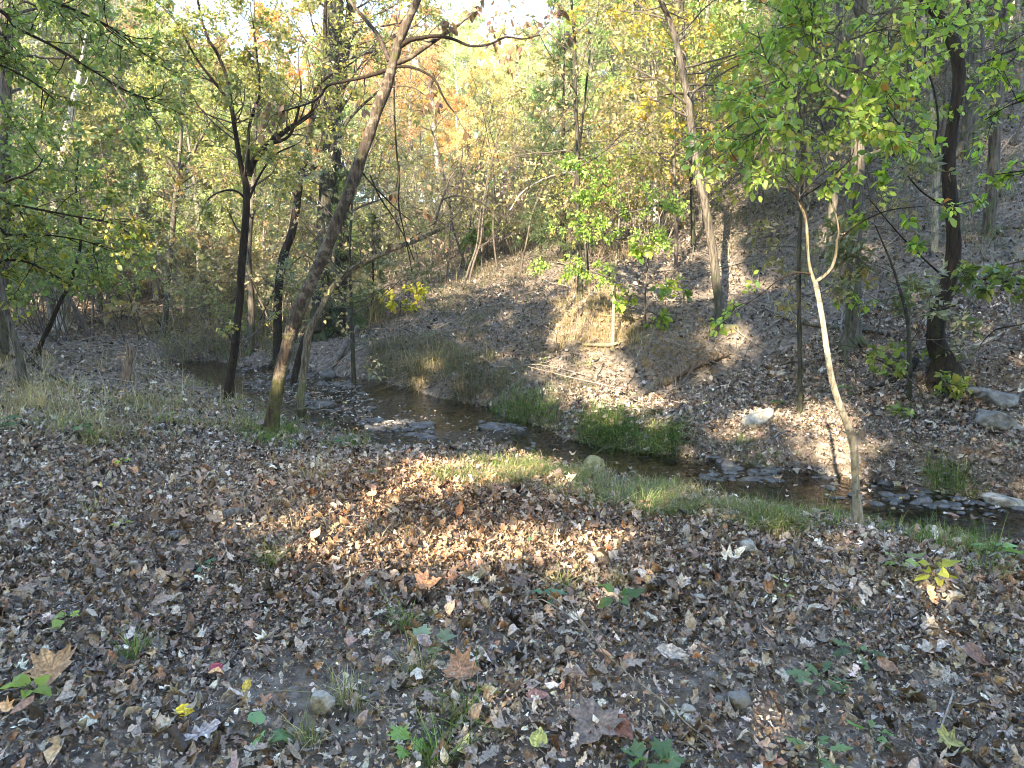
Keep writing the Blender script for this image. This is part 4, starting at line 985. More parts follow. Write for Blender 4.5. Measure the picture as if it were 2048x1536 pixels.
ZON = [  # (x0, x1, [(weight, tint, label)...])
    (-600, 230, [(5, (0.364, 0.413, 0.232), 'olive green broadleaf tree in the wood on the left slope'), (2, (0.496, 0.479, 0.282), 'yellowish green tree in the wood on the left slope'), (.5, (0.531, 0.391, 0.242), 'orange brown tree in the wood on the left slope')]),
    (230, 420, [(1.5, (0.632, 0.417, 0.269), 'orange leaved tree far back on the left slope'), (4, (0.461, 0.494, 0.280), 'yellow green tree far back on the left slope'), (2, (0.346, 0.396, 0.247), 'dull green tree far back on the left slope')]),
    (420, 640, [(1, (0.709, 0.437, 0.223), 'bright orange crowned tree far behind the twin trunks'), (3, (0.501, 0.525, 0.303), 'pale yellow green tree on the far ridge behind the slim trees'), (2, (0.368, 0.434, 0.269), 'dull green tree on the far ridge behind the slim trees')]),
    (640, 900, [(2, (0.676, 0.527, 0.280), 'golden yellow tree on the far ridge behind the leaning tree'), (1, (0.630, 0.416, 0.251), 'orange tree on the far ridge behind the leaning tree'), (3, (0.479, 0.479, 0.298), 'tan leaved tree on the far ridge behind the leaning tree')]),
    (900, 1180, [(1.5, (0.639, 0.490, 0.293), 'orange tan tree on the sunlit middle ridge'), (4, (0.558, 0.558, 0.327), 'pale yellow green tree on the sunlit middle ridge'), (2, (0.365, 0.431, 0.233), 'green tree on the sunlit middle ridge')]),
    (1180, 1520, [(4, (0.460, 0.510, 0.246), 'yellow green tree crowding the ridge above the right slope'), (1, (0.714, 0.615, 0.236), 'bright yellow tree crowding the ridge above the right slope'), (2, (0.325, 0.391, 0.210), 'dull green tree crowding the ridge above the right slope')]),
    (1520, 2800, [(4, (0.345, 0.394, 0.229), 'green tree high on the shaded right hillside'), (2, (0.460, 0.493, 0.262), 'yellow green tree high on the shaded right hillside'), (1, (0.394, 0.328, 0.246), 'brown leaved tree high on the shaded right hillside')])]
def zone(px):
    for a, b, l in ZON:
        if a <= px < b:
            w = np.array([q[0] for q in l], float); return l[R.choice(len(l), p=w / w.sum())]
    return ZON[-1][2][0]
taken = []
def free(x, y, r):
    for (a, b, c) in taken:
        if (a - x) ** 2 + (b - y) ** 2 < max(r, c) ** 2: return False
    taken.append((x, y, r)); return True
for (px, Yd, ty, tint, lab) in [(605, 34, -30, (.85, .42, .12), 'orange crowned tree high behind the twin trunks'), (700, 38, 30, (.75, .38, .2), 'rusty orange tree behind the top of the leaning tree'), (300, 30, 170, (.75, .42, .22), 'salmon orange tree around the thin pale trunk on the left slope'), (370, 33, 190, (.70, .42, .24), 'dull orange tree left of the slim dark tree'),
                               (760, 31, 170, (.72, .5, .2), 'golden brown tree framed by the leaning trunk and its limb'), (860, 33, 150, (.8, .58, .18), 'golden tree around the sunlit pale trunk at the middle'), (945, 30, 190, (.74, .44, .2), 'orange tree around the short grey broken trunk'), (1375, 19, 130, (.85, .68, .1), 'bright yellow small tree behind the bending grey trunk'), (570, 26, 420, (.7, .55, .15), 'low yellow orange tree right of the slim tree'), (215, 24, 260, (.6, .4, .2), 'small rusty tree on the left slope beside the pale snag')]:
    x = (px - 1024) / F * Yd; z = float(H(np.array([x]), np.array([Yd]))[0]); hh = max(at(px, ty, Yd)[2] - z, 3); taken.append((x, Yd, 1.5)); pr = PROT[2]
    place(pr, (x, Yd, z), R.uniform(0, 6.28), max(hh / 11, .5), lab, 'trees of the wood beyond the creek', tint, hh / 11)
cnt = 0; tries = 0
while cnt < 255 and tries < 9000:
    tries += 1
    px = R.uniform(-300, 2350); Yd = 17 + 55 * R.random() ** 1.5
    if px < 700 and Yd < 19: continue
    if px > 1350: Yd = R.uniform(14.5, 40)
    if 560 < px < 1180 and Yd < 27: continue
    x = (px - 1024) / F * Yd * 1.0
    d, sd, hw, al = creek(np.array([x]), np.array([Yd]))
    if d[0] < hw[0] + .8: continue
    if not free(x, Yd, 1.15 + Yd * .018): continue
    z = float(H(np.array([x]), np.array([Yd]))[0])
    ty = np.interp(px, TOPX, TOPY) + R.normal(0, 35)
    top = at(px, ty, Yd)[2]
    h = np.clip(top - z, 2.5, 19)
    pr = PROT[R.integers(len(PROT))]; h0 = {0: 13, 1: 15, 2: 11, 3: 12}[PROT.index(pr)]
    if h < 5: pr = PROT[2]; h0 = 11
    s = h / h0
    w, tint, lab = zone(px)
    j = np.exp(R.normal(0, .12, 3)) * np.exp(R.normal(0, .15))
    place(pr, (x, Yd, z), R.uniform(0, 6.28), max(s, .45), lab, 'trees of the wood beyond the creek', tuple(np.clip(np.array(tint) * j, .02, .9)), s)
    cnt += 1
# cedars
for (px, Yd, ty, lab, s2) in [(1125, 17, 60, 'dark cedar behind the straight dark trunk on the mound', 1.0), (1080, 20, 170, 'dark cedar left of the straight dark trunk', 1.0), (690, 15.5, 330, 'dark cedar behind the twin grey trunks', .8), (745, 17, 420, 'dark feathery cedar right of the twin trunks', .8), (430, 30, 330, 'small blue green cedar between the forked trees', 1),
                              (1560, 17, -60, 'tall dark cedar on the right slope above the bending tree', 1.2), (1700, 20, -150, 'tall dark cedar high on the right slope', 1.2), (1490, 19, 60, 'dark cedar beside the bright yellow tree', 1), (1250, 22, 20, 'dark cedar behind the pale sunlit trunk', 1), (1800, 16, -50, 'dark cedar behind the big green leaves', 1), (1620, 21, -150, 'broad dark cedar in the wood above the pale sapling', 1.3), (1440, 23, -80, 'dark cedar at the ridge right of the yellow tree', 1.1), (1900, 22, -150, 'dark cedar high up behind the black trunk', 1.2), (2020, 18, -50, 'dark cedar at the right edge of the hillside', 1.1), (1345, 20, 120, 'cedar behind the bending grey trunk', 1)]:
    x = (px - 1024) / F * Yd; z = float(H(np.array([x]), np.array([Yd]))[0]); h = max(at(px, ty, Yd)[2] - z, 2.0)
    k = R.integers(2); taken.append((x, Yd, 1)); place(PCED[k], (x, Yd, z), R.uniform(0, 6.28), max(h / (9, 7)[k], .5) * s2, lab, 'cedars among the leaf trees', tuple(np.array([1.0, 1.05, 1.0]) * R.uniform(.9, 1.4)), h / (9, 7)[k])
# shrubs and brush bushes
cnt = 0; tries = 0
while cnt < 210 and tries < 5000:
    tries += 1
    px = R.uniform(-150, 2200); Yd = 13 + 30 * R.random() ** 1.3
    x = (px - 1024) / F * Yd
    d, sd, hw, al = creek(np.array([x]), np.array([Yd]))
    if d[0] < hw[0] + 1.0: continue
    if 560 < px < 1180 and Yd < 21: continue
    if px > 1180 and Yd < 14.0: continue
    if 150 < px < 420 and Yd < 26: continue
    if not free(x, Yd, .8): continue
    z = float(H(np.array([x]), np.array([Yd]))[0])
    pr = PSHR[R.integers(4)]
    if px > 1400:
        pr = PSHR[R.integers(3)]
        if R.random() < .15: continue
    if px < 420: tint = (.24, .32, .13) if R.random() < .7 else (.4, .38, .15); lab = 'green leaved bush growing on the left valley side'
    elif px < 1180: tint = [(.34, .31, .23), (.28, .30, .19), (.40, .36, .22)][R.integers(3)]; lab = 'tan twiggy bush in the brush on the middle slope'
    elif px < 1500: tint = [(.42, .44, .16), (.5, .44, .2)][R.integers(2)]; lab = 'yellow green bush below the right hand ridge'
    else: tint = [(.34, .3, .2), (.3, .34, .16)][R.integers(2)]; lab = 'sparse twiggy bush on the right hillside'
    j = np.exp(R.normal(0, .1, 3)) * np.exp(R.normal(0, .15)); s = R.uniform(.7, 1.35)
    place(pr, (x, Yd, z), R.uniform(0, 6.28), s, lab, 'bushes under the trees', tuple(np.clip(np.array(tint) * j, .02, .9))); cnt += 1
for (px, py, s, t, lab) in [(90, 650, 1.0, (.2, .34, .14), 'green bush on the left valley side below the leaning sapling'), (190, 600, .9, (.2, .34, .14), 'green bush behind the leaning sapling'), (-10, 700, 1, (.2, .3, .12), 'green bush at the left edge behind the curved trunk'),
                            (400, 725, .7, (.34, .3, .2), 'grey twiggy bush beside the three forked tree'), (430, 690, .9, (.36, .36, .2), 'twiggy bush left of the slim dark tree'), (545, 640, .8, (.25, .34, .15), 'green bush between the slim trees'),
                            (1355, 765, .55, (.3, .22, .14), 'clump of bare stems growing over the rotten log')]:
    h = hit(px, py)[0]; place(PSHR[2 if s < .8 else 0], tuple(h), R.uniform(0, 6), s, lab, 'bushes under the trees', t)
PSAP = [proto_sap('bare_sapling', 4.5, 231), proto_sap('bare_sapling', 3.4, 232, .12), proto_sap('bare_sapling', 6.0, 233)]
cnt = 0
for k in range(900):
    if cnt >= 95: break
    px = R.uniform(-60, 2110); Yd = 12.5 + 15 * R.random() ** 1.2; x = (px - 1024) / F * Yd
    d, sd, hw, al = creek(np.array([x]), np.array([Yd]))
    if d[0] < hw[0] + .8 or (sd[0] < 0 and px > 200) or (640 < px < 1290 and Yd < 17) or not free(x, Yd, .55): continue
    place(PSAP[R.integers(3)], (x, Yd, float(H(np.array([x]), np.array([Yd]))[0])), R.uniform(0, 6.28), R.uniform(.7, 1.25), 'thin nearly bare sapling with fine grey twigs on the wooded slope', 'bare saplings on the slopes', (.4, .42, .2)); cnt += 1

# ------------------------------------------------------------------ unseen wood added behind the viewpoint, shaped to shade the glade
rng = np.random.default_rng(5)
WOODC = ([(.62, .52, .22), (.55, .55, .22), (.66, .46, .24)], [3, 3, 2]); M_WOOD = leaf_mat('canopy_leaves', .5, .6, .2)  # leaves kept pale and translucent to send warm fill light into the shade
tb = Tubes(); pos = []
h = np.array([TOSUN[0], TOSUN[1], 0]) / np.hypot(TOSUN[0], TOSUN[1]); side = np.array([-h[1], h[0], 0])
for k in range(34):
    a = rng.uniform(7, 17); b = (k + rng.random()) / 34 * 44 - 22
    p = h * a + side * b
    gz = float(Hraw(np.array([p[0]]), np.array([p[1]]))[0])
    tb.add(np.array([[p[0], p[1], gz - .2], [p[0] + .1, p[1], gz + 5], [p[0], p[1] + .1, gz + 13]]), [.07, .05, .02], 6)
n = 190000
a = rng.uniform(6, 18, n); b = rng.uniform(-23, 23, n); z = .6 + rng.random(n) ** .9 * (10.5 + 11 * sstep(-3.2, -.8, b))  # canopy raised on one side so its shade covers the right slope
wob = vnoise(b * .6, z * .6, 1) + .6 * vnoise(b * 1.7, z * 1.7, 2) + .5 * vnoise(a * .8, z * .8 + b, 3)
kp = wob > -.55
pos = h * a[:, None] + side * b[:, None]; pos[:, 2] = z - .3 * 0 + np.maximum(-pos[:, 1], 0) * .05
pos = pos[kp]
kp = ~blocks_sun(pos) & ~((pos[:, 1] > -4) & (np.abs(pos[:, 0]) < 5))  # openings cut along the sun's path to the chosen patches
pos = pos[kp]; n = len(pos)
A = randdir(n, rng); Nn = norm(-np.tile(TOSUN, (n, 1)) + rng.normal(0, .6, (n, 3)))
V, Fc, C = leaf_arrays(pos, A, Nn, np.full(n, .30), T_BG, palette(*WOODC, n, rng), rng=rng)
TV, TF = tb.get()
o = mesh_obj('shade_woodland', np.vstack([V, TV]), [Fc] + [f + len(V) for f in TF], [M_WOOD, M_BGB], col=np.vstack([C, np.full((len(TV), 3), .1)]), matidx=np.concatenate([np.zeros(len(Fc), int)] + [np.ones(len(f), int) for f in TF]))
tag(o, 'unseen wood behind the viewpoint, added and shaped to shade the glade', 'shade_woodland', kind='stuff')

# ------------------------------------------------------------------ leaf litter
T_LIT = templates([OVAL, OAK, BROKEN, MAPLE, OVAL, NARROW, BROKEN, OAK, OVAL, BROKEN], 60, 2.1, 31)
T_LITF = templates([OVAL_LO, BROKEN, OVAL_LO], 10, 1.3, 32)
LITC = [(.13, .10, .075), (.23, .185, .145), (.32, .27, .215), (.42, .37, .30), (.55, .50, .42), (.70, .66, .58), (.34, .20, .115), (.46, .29, .15), (.04, .031, .025), (.27, .18, .135), (.52, .44, .18)]
def lit_w(kind):
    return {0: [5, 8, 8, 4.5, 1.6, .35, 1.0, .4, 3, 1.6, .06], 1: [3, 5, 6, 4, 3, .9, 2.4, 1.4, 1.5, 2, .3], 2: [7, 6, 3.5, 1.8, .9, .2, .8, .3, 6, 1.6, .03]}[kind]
def litter(name, N, y0, y1, size, temps, kind, seed, zmax=.035, tilt=.35, sj=.45, powr=1.0, maxs=.13, label=''):
    rng = np.random.default_rng(seed)
    t = rng.random(N) ** powr
    yy = y0 + (y1 - y0) * t
    xx = rng.uniform(-.86, .86, N) * (yy + 1.2)
    d, sd, hw, al = creek(xx, yy)
    dens = .72 + fbm(xx, yy, 1.1, 3, 2) * 1.3
    gr = vnoise(xx * 1.3, yy * 1.3, 4)
    k = (d > hw + .02 + .1 * rng.random(N)) & (rng.random(N) < np.clip(dens + .3, .25, 1)) & ~((sd < 0) & (d < hw + .9) & (gr > .05) & (rng.random(N) < .7))
    xx, yy = xx[k], yy[k]; n = len(xx)
    e = .06
    z = H(xx, yy); gxn = (H(xx + e, yy) - H(xx - e, yy)) / (2 * e); gyn = (H(xx, yy + e) - H(xx, yy - e)) / (2 * e)
    Nn = norm(np.stack([-gxn, -gyn, np.ones(n)], 1))
    Nn = norm(Nn + rng.normal(0, tilt, (n, 3)))
    A = randdir(n, rng)
    s = np.minimum(size * np.exp(rng.normal(0, sj, n)), maxs)
    pos = np.stack([xx, yy, z + rng.random(n) ** 1.5 * zmax + .004], 1)
    A2 = norm(A - Nn * np.sum(A * Nn, 1, keepdims=True)); pos = pos - A2 * (s * .5)[:, None]
    c = palette(LITC, lit_w(kind), n, rng, .2)
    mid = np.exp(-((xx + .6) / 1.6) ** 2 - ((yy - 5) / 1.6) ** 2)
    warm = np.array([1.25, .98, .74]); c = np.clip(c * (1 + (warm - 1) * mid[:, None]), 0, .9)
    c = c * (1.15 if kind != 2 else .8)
    c = c * (1 + .5 * np.clip(fbm(xx, yy, .5, 2, 5), -.5, .5))[:, None]
    V, Fc, C = leaf_arrays(pos, A, Nn, s, temps, c, rng=rng)
    o = mesh_obj(name, V, [Fc], M_LITTER, col=C, smooth=True)
    return tag(o, label, 'leaf litter', kind='stuff')
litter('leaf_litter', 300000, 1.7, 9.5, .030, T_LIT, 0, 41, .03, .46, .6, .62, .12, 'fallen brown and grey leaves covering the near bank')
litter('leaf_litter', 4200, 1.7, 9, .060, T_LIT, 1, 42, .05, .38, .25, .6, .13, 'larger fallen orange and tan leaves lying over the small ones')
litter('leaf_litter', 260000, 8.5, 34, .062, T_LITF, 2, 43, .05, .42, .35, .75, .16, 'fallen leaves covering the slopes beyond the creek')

# ------------------------------------------------------------------ grass and brush
def inpoly(px, py, poly):
    m = np.zeros(px.shape, bool); n = len(poly)
    for i in range(n):
        x0, y0 = poly[i]; x1, y1 = poly[(i + 1) % n]
        c = ((y0 > py) != (y1 > py)) & (px < (x1 - x0) * (py - y0) / ((y1 - y0) or 1e-9) + x0); m ^= c
    return m
def px_scatter(poly, n, rng, clump=0.0, cs=3.0, dry=True):
    poly = np.array(poly, float); lo = poly.min(0); hi = poly.max(0)
    a = rng.uniform(lo[0], hi[0], n * 3); b = rng.uniform(lo[1], hi[1], n * 3)
    m = inpoly(a, b, poly); a, b = a[m][:n], b[m][:n]
    p = hit(a, b); p = p[~np.isnan(p[:, 1])]
    p[:, 0] += rng.normal(0, .04, len(p)); p[:, 1] += rng.normal(0, .08, len(p))
    if clump: p = p[vnoise(p[:, 0] * cs, p[:, 1] * cs, 2) + .3 * vnoise(p[:, 0] * cs * 3, p[:, 1] * cs * 3, 1) > clump - .5 + rng.normal(0, .05, len(p))]
    if dry:
        d, sd, hw, al = creek(p[:, 0], p[:, 1]); p = p[(H(p[:, 0], p[:, 1]) > water_z(al) - .02) | (d > hw + .3)]
    p[:, 2] = H(p[:, 0], p[:, 1])
    return p
def blades(p, h, w, lean, c, rng, tuft=.0, per=1, sag=.5):
    if per > 1:
        k = np.repeat(np.arange(len(p)), per); base = p[k]; az0 = rng.uniform(0, 2 * pi, len(k)); off = tuft * np.sqrt(rng.random(len(k)))
        base = base + np.stack([np.cos(az0) * off, np.sin(az0) * off, np.zeros(len(k))], 1); hk = (h * np.exp(rng.normal(0, .25, len(p))))[k]; cc = c[k] * np.exp(rng.normal(0, .2, (len(k), 1)))
        dirs = np.stack([np.cos(az0), np.sin(az0), np.zeros(len(k))], 1) + rng.normal(0, .5, (len(k), 3)) * [1, 1, 0]
        base[:, 2] = H(base[:, 0], base[:, 1])
    else:
        base = p; hk = h * np.ones(len(p)); cc = c; dirs = rng.normal(size=(len(p), 3)) * [1, 1, 0]
    n = len(base); dirs = norm(dirs); hk = hk * np.exp(rng.normal(0, .3, n)); ln = np.abs(rng.normal(lean, lean * .6, n))[:, None]
    sd = np.stack([-dirs[:, 1], dirs[:, 0], np.zeros(n)], 1); sd = norm(sd + rng.normal(0, .3, (n, 3)))
    Vs = []
    for t, ww in ((0, 1), (.4, .85), (.75, .6), (1, .12)):
        q = base + hk[:, None] * (np.array([0, 0, 1.]) * (t - sag * ln * t * t * .6) + dirs * ln * t ** 1.6)
        q[:, 2] -= .01 * (t == 0)
        Vs.append(q - sd * w * ww * .5); Vs.append(q + sd * w * ww * .5)
    V = np.stack(Vs, 1).reshape(-1, 3)
    f = np.array([[0, 1, 3, 2], [2, 3, 5, 4], [4, 5, 7, 6]])
    Fc = (f[None] + (np.arange(n) * 8)[:, None, None]).reshape(-1, 4)
    return V, Fc, np.repeat(cc, 8, 0)
def grass(name, label, parts, seed, cat='grass'):
    rng = np.random.default_rng(seed); Vs, Fs, Cs, off = [], [], [], 0
    for (poly, n, per, h, w, lean, pal, tuft, clump, sag) in parts:
        p = px_scatter(poly, n, rng, clump) if not isinstance(poly, np.ndarray) else poly
        if not len(p): continue
        c = palette(pal[0], pal[1], len(p), rng, .2)
        V, Fc, C = blades(p, h, w, lean, c, rng, tuft, per, sag)
        Vs.append(V); Fs.append(Fc + off); Cs.append(C); off += len(V)
    o = mesh_obj(name, np.concatenate(Vs), [np.concatenate(Fs)], M_GRASS, col=np.clip(np.concatenate(Cs), 0, .9))
    return tag(o, label, cat, kind='stuff')
GG = ([(.12, .20, .05), (.20, .28, .08), (.08, .14, .04), (.32, .33, .13)], [4, 3, 2, 2])
GO = ([(.24, .24, .11), (.36, .32, .17), (.18, .22, .08), (.48, .42, .26)], [4, 3, 3, 2])
GD = ([(.48, .38, .24), (.38, .30, .18), (.58, .48, .32), (.28, .24, .13)], [4, 3, 2, 2])
GB = ([(.17, .14, .10), (.27, .23, .16), (.11, .09, .065), (.18, .20, .10), (.12, .16, .07)], [4, 3, 2, 3, 2])
NEARG = [(830, 930), (960, 918), (1060, 922), (1130, 945), (1250, 958), (1480, 968), (1640, 1000), (1710, 1010), (1715, 1055), (1560, 1062), (1380, 1045), (1250, 1022), (1150, 1000), (1000, 975), (880, 965)]
grass('near_bank_grass', 'short olive grass strip along the near edge of the creek', [
    (NEARG, 1700, 9, .09, .0035, 1.0, GO, .06, .46, .6), (NEARG, 700, 8, .07, .0035, 1.0, GB, .06, .40, .6), (NEARG, 1000, 9, .095, .004, .8, GG, .05, .50, .5),
    ([(1700, 1035), (1800, 1030), (1990, 1090), (1990, 1150), (1850, 1120), (1720, 1080)], 500, 8, .09, .004, .6, GG, .05, .4, .5),
    ([(500, 850), (590, 850), (590, 888), (500, 888)], 120, 9, .07, .005, .8, GG, .05, .1, .5), ([(505, 860), (580, 860), (575, 885), (505, 885)], 60, 9, .05, .006, .9, ([(.22, .24, .05), (.3, .3, .07)], [1, 1]), .05, .1, .5),
    ([(480, 840), (620, 840), (700, 860), (760, 900), (640, 900), (500, 890)], 300, 7, .10, .004, .8, GG, .05, .45, .5),
    ([(500, 1000), (700, 1000), (1150, 1080), (900, 1180), (500, 1130)], 160, 7, .09, .003, .8, GD, .06, .5, .5)], 51)
grass('far_bank_grass', 'tufts of fresh green grass along the far edge of the creek', [
    ([(1130, 845), (1220, 838), (1300, 832), (1350, 852), (1430, 868), (1520, 885), (1610, 905), (1590, 925), (1480, 912), (1400, 905), (1290, 905), (1200, 890), (1140, 872)], 900, 11, .12, .006, 1.1, GG, .08, .50, .8),
    ([(960, 815), (1060, 800), (1120, 845), (1060, 868), (990, 862)], 260, 12, .12, .005, .8, GG, .08, .40, .8),
    ([(1020, 880), (1110, 880), (1120, 905), (1040, 905)], 60, 10, .10, .005, .8, GG, .06, .3, .7),
    ([(1860, 940), (1950, 975), (1940, 1000), (1860, 965)], 60, 10, .12, .005, .8, GG, .06, .3, .7)], 52)
grass('bank_grass', 'matted brown and straw coloured grass hanging over the cut bank of the pool', [
    ([(740, 690), (860, 670), (960, 700), (1040, 760), (960, 800), (900, 805), (800, 785), (740, 740)], 1300, 8, .16, .005, 1.2, GB, .09, .25, 1.0),
    ([(790, 720), (900, 700), (930, 800), (820, 800)], 300, 8, .2, .006, 1.2, GD, .09, .4, 1.0),
    ([(1110, 540), (1235, 560), (1290, 700), (1110, 700)], 700, 7, .13, .005, 1.0, GD, .08, .35, .8),
    ([(1200, 480), (1300, 480), (1300, 520), (1200, 520)], 200, 8, .22, .006, .9, GD, .08, .35, .8),
    ([(930, 640), (1130, 600), (1200, 800), (1120, 840), (1000, 800)], 600, 6, .12, .005, .9, GB, .09, .4, .8)], 53)
grass('tall_dry_grass', 'tall dry straw and green weeds on the left before the creek', [
    ([(100, 740), (330, 715), (480, 770), (560, 815), (520, 850), (360, 880), (200, 880), (60, 850)], 380, 6, .24, .004, .6, GD, .12, .44, .5),
    ([(40, 770), (330, 735), (560, 800), (700, 845), (560, 860), (360, 880), (150, 900), (0, 860)], 800, 7, .15, .006, .8, GO, .10, .44, .6),
    ([(0, 700), (100, 700), (120, 830), (0, 860)], 200, 7, .22, .005, .7, GD, .1, .4, .6),
    ([(300, 640), (620, 640), (620, 730), (300, 730)], 600, 6, .30, .008, .6, GB, .12, .4, .6)], 54)
grass('hillside_brush', 'thin dry stems and weeds covering the middle slope', [
    ([(720, 560), (860, 440), (1000, 410), (1130, 450), (1110, 560), (1010, 660), (880, 700), (740, 680)], 2000, 5, .17, .006, .9, GB, .14, .40, .6),
    ([(760, 520), (900, 430), (1060, 420), (1060, 560), (900, 640)], 700, 4, .30, .006, .6, GB, .14, .45, .5),
    ([(560, 540), (760, 480), (760, 660), (600, 650)], 900, 5, .5, .012, .5, GB, .16, .35, .5),
    ([(300, 480), (560, 470), (600, 600), (320, 620)], 900, 4, .6, .02, .5, GB, .2, .35, .5),
    ([(1300, 400), (1700, 380), (2048, 300), (2048, 520), (1700, 600), (1450, 520)], 900, 4, .30, .006, .7, GB, .14, .45, .5)], 55, 'brush')
def grnd(x, y): return float(H(np.array([x]), np.array([y]))[0])
# small tufts in the foreground leaves, each one thing
rng = np.random.default_rng(56)
for i, (px, py, hh, pal, lab) in enumerate([(835, 1352, .07, GO, 'small tuft of thin grass behind the round grey stone'), (690, 1405, .08, GO, 'dry grass tuft right beside the grey stone in the lower middle'), (930, 1450, .09, GG, 'grass tuft right of the pale soil patch at the bottom'),
        (800, 1255, .08, GG, 'small green grass tuft among leaves left of centre'), (180, 1030, .07, GO, 'small olive grass tuft far left near the yellow leaves'), (610, 1490, .07, GO, 'sparse grass tuft near the bottom edge under the grey stone'), (1130, 1180, .07, GO, 'small olive grass tuft in the middle leaves'),
        (870, 1530, .09, GG, 'grass tuft cut by the bottom edge of the picture'), (630, 965, .16, GD, 'straw coloured grass tuft beside the sunlit streak'), (270, 1310, .06, GG, 'low grass tuft in the left foreground'), (1230, 1170, .06, GO, 'thin dry tuft in front of the creek grass'), (540, 1130, .07, GG, 'green grass tuft right of the dark log')]):
    p = hit(px, py)[0]; c = palette(pal[0], pal[1], 26, rng, .25); k = np.tile(p, (26, 1)); k[:, :2] += rng.normal(0, .03, (26, 2)); k[:, 2] = H(k[:, 0], k[:, 1])
    V, Fc, C = blades(k, hh * 1.3, .0032, .8, c, rng, .02, 3, .5)
    tag(mesh_obj('grass_tuft', V, [Fc], M_GRASS, loc=p, col=C), lab, 'grass', 'grass tufts in the foreground')

# ------------------------------------------------------------------ finer litter, twigs, leaves on the water
litter('leaf_crumbs', 200000, 1.7, 7, .019, T_LITF, 0, 61, .02, .5, .4, .6, .05, 'broken crumbs of dead leaves between the whole ones')
def sticks(name, N, y0, y1, L, r, seed, label):
    rng = np.random.default_rng(seed); tb = Tubes()
    yy = y0 + (y1 - y0) * rng.random(N) ** .7; xx = rng.uniform(-.85, .85, N) * (yy + 1)
    d, sd, hw, al = creek(xx, yy); k = d > hw + .1; xx, yy = xx[k], yy[k]
    for x, y in zip(xx, yy):
        a = rng.uniform(0, pi); l = L * np.exp(rng.normal(0, .5)); n = 4; P = []
        for t in np.linspace(-.5, .5, n):
            qx = x + cos(a) * l * t + rng.normal(0, .04 * l); qy = y + sin(a) * l * t + rng.normal(0, .04 * l); P.append([qx, qy, 0])
        P = np.array(P); P[:, 2] = H(P[:, 0], P[:, 1]) + .012 + rng.random() * .02 + np.linspace(0, rng.random() * .12 * l, n)
        tb.add(P, r * np.exp(rng.normal(0, .35)) * np.array([1, .9, .8, .5]), 4)
    V, Fs = tb.get(); o = mesh_obj(name, V, Fs, M_TWIGL, smooth=True); return tag(o, label, 'twigs', kind='stuff')
sticks('fallen_twigs', 1100, 1.8, 9, .13, .002, 62, 'thin grey twigs scattered over the leaves of the near bank')
sticks('fallen_twigs', 1000, 8.5, 22, .55, .006, 63, 'grey sticks scattered over the leaves of the far slope')
sticks('fallen_twigs', 420, 8.5, 17, 1.1, .0075, 65, 'long thin dead branches tangled over the far slope')
rng = np.random.default_rng(64)
def floaters(poly, n, size, pal, seed):
    poly = np.array(poly, float); lo = poly.min(0); hi = poly.max(0); a = rng.uniform(lo[0], hi[0], n); b = rng.uniform(lo[1], hi[1], n); m = inpoly(a, b, poly); a, b = a[m], b[m]
    d = raydir(a, b); wz = -.34; t = (wz - CAMZ) / d[:, 2]; p = d * t[:, None] + np.array([0, 0, CAMZ])
    dd, sd, hw, al = creek(p[:, 0], p[:, 1]); wz = water_z(al); t = (wz - CAMZ) / d[:, 2]; p = d * t[:, None] + np.array([0, 0, CAMZ])
    k = (Hraw(p[:, 0], p[:, 1]) < wz + .02) & (dd < hw + .6); p = p[k]; p[:, 2] += .006 + rng.random(len(p)) * .01; n = len(p)
    V, Fc, C = leaf_arrays(p, randdir(n, rng) * [1, 1, .05], norm(np.array([0, 0, 1.]) + rng.normal(0, .10, (n, 3))), size * np.exp(rng.normal(0, .35, n)), T_LIT, palette(LITC, pal, n, rng, .2), rng=rng)
    return V, Fc, C
fl = [floaters([(480, 745), (640, 740), (760, 790), (1040, 870), (1040, 905), (850, 905), (720, 870), (640, 830), (500, 800)], 900, .05, [3, 4, 4, 4, 3, 2, 1, 1, 4, 1, .5], 1),
      floaters([(480, 745), (650, 740), (760, 800), (760, 860), (700, 850), (500, 800)], 1500, .045, [4, 4, 3, 4, 3, 2, .3, .3, 5, .5, .2], 2),
      floaters([(1040, 870), (1300, 890), (1720, 950), (2048, 1000), (2048, 1070), (1700, 1010), (1250, 960), (1050, 910)], 320, .055, [2, 3, 4, 4, 4, 2, 3, 2, 1, 1, 1], 3)]
off = 0; Vs = []; Fs = []; Cs = []
for V, Fc, C in fl: Vs.append(V); Fs.append(Fc + off); Cs.append(C); off += len(V)
tag(mesh_obj('floating_leaves', np.concatenate(Vs), [np.concatenate(Fs)], M_LITTER, col=np.concatenate(Cs)), 'fallen leaves floating and lodged on the shallow water', 'leaf litter', kind='stuff')

# ------------------------------------------------------------------ rocks
def rock_mesh(rng, sx, sy, sz, nplanes=11, noise=.06):
    bm = bmesh.new(); bmesh.ops.create_icosphere(bm, subdivisions=4, radius=1); V = np.array([v.co[:] for v in bm.verts]); Fc = np.array([[v.index for v in f.verts] for f in bm.faces]); bm.free()
    n = randdir(nplanes, rng); d = rng.uniform(.62, .95, nplanes)
    n = np.vstack([n, [[0, 0, 1], [0, 0, -1]]]); d = np.concatenate([d, [.72, .8]])
    dt = V @ n.T; r = np.where(dt > .05, d / np.maximum(dt, .05), 9).min(1); r = np.minimum(r, 1.1)
    s = rng.random() * 50
    r = r * (1 + noise * (vnoise(V[:, 0] * 3 + s, V[:, 1] * 3 + V[:, 2] * 2, 1) * 2 + vnoise(V[:, 0] * 8 + V[:, 2] * 5, V[:, 1] * 8 + s, 2)))
    return V * r[:, None] * np.array([sx, sy, sz]), Fc
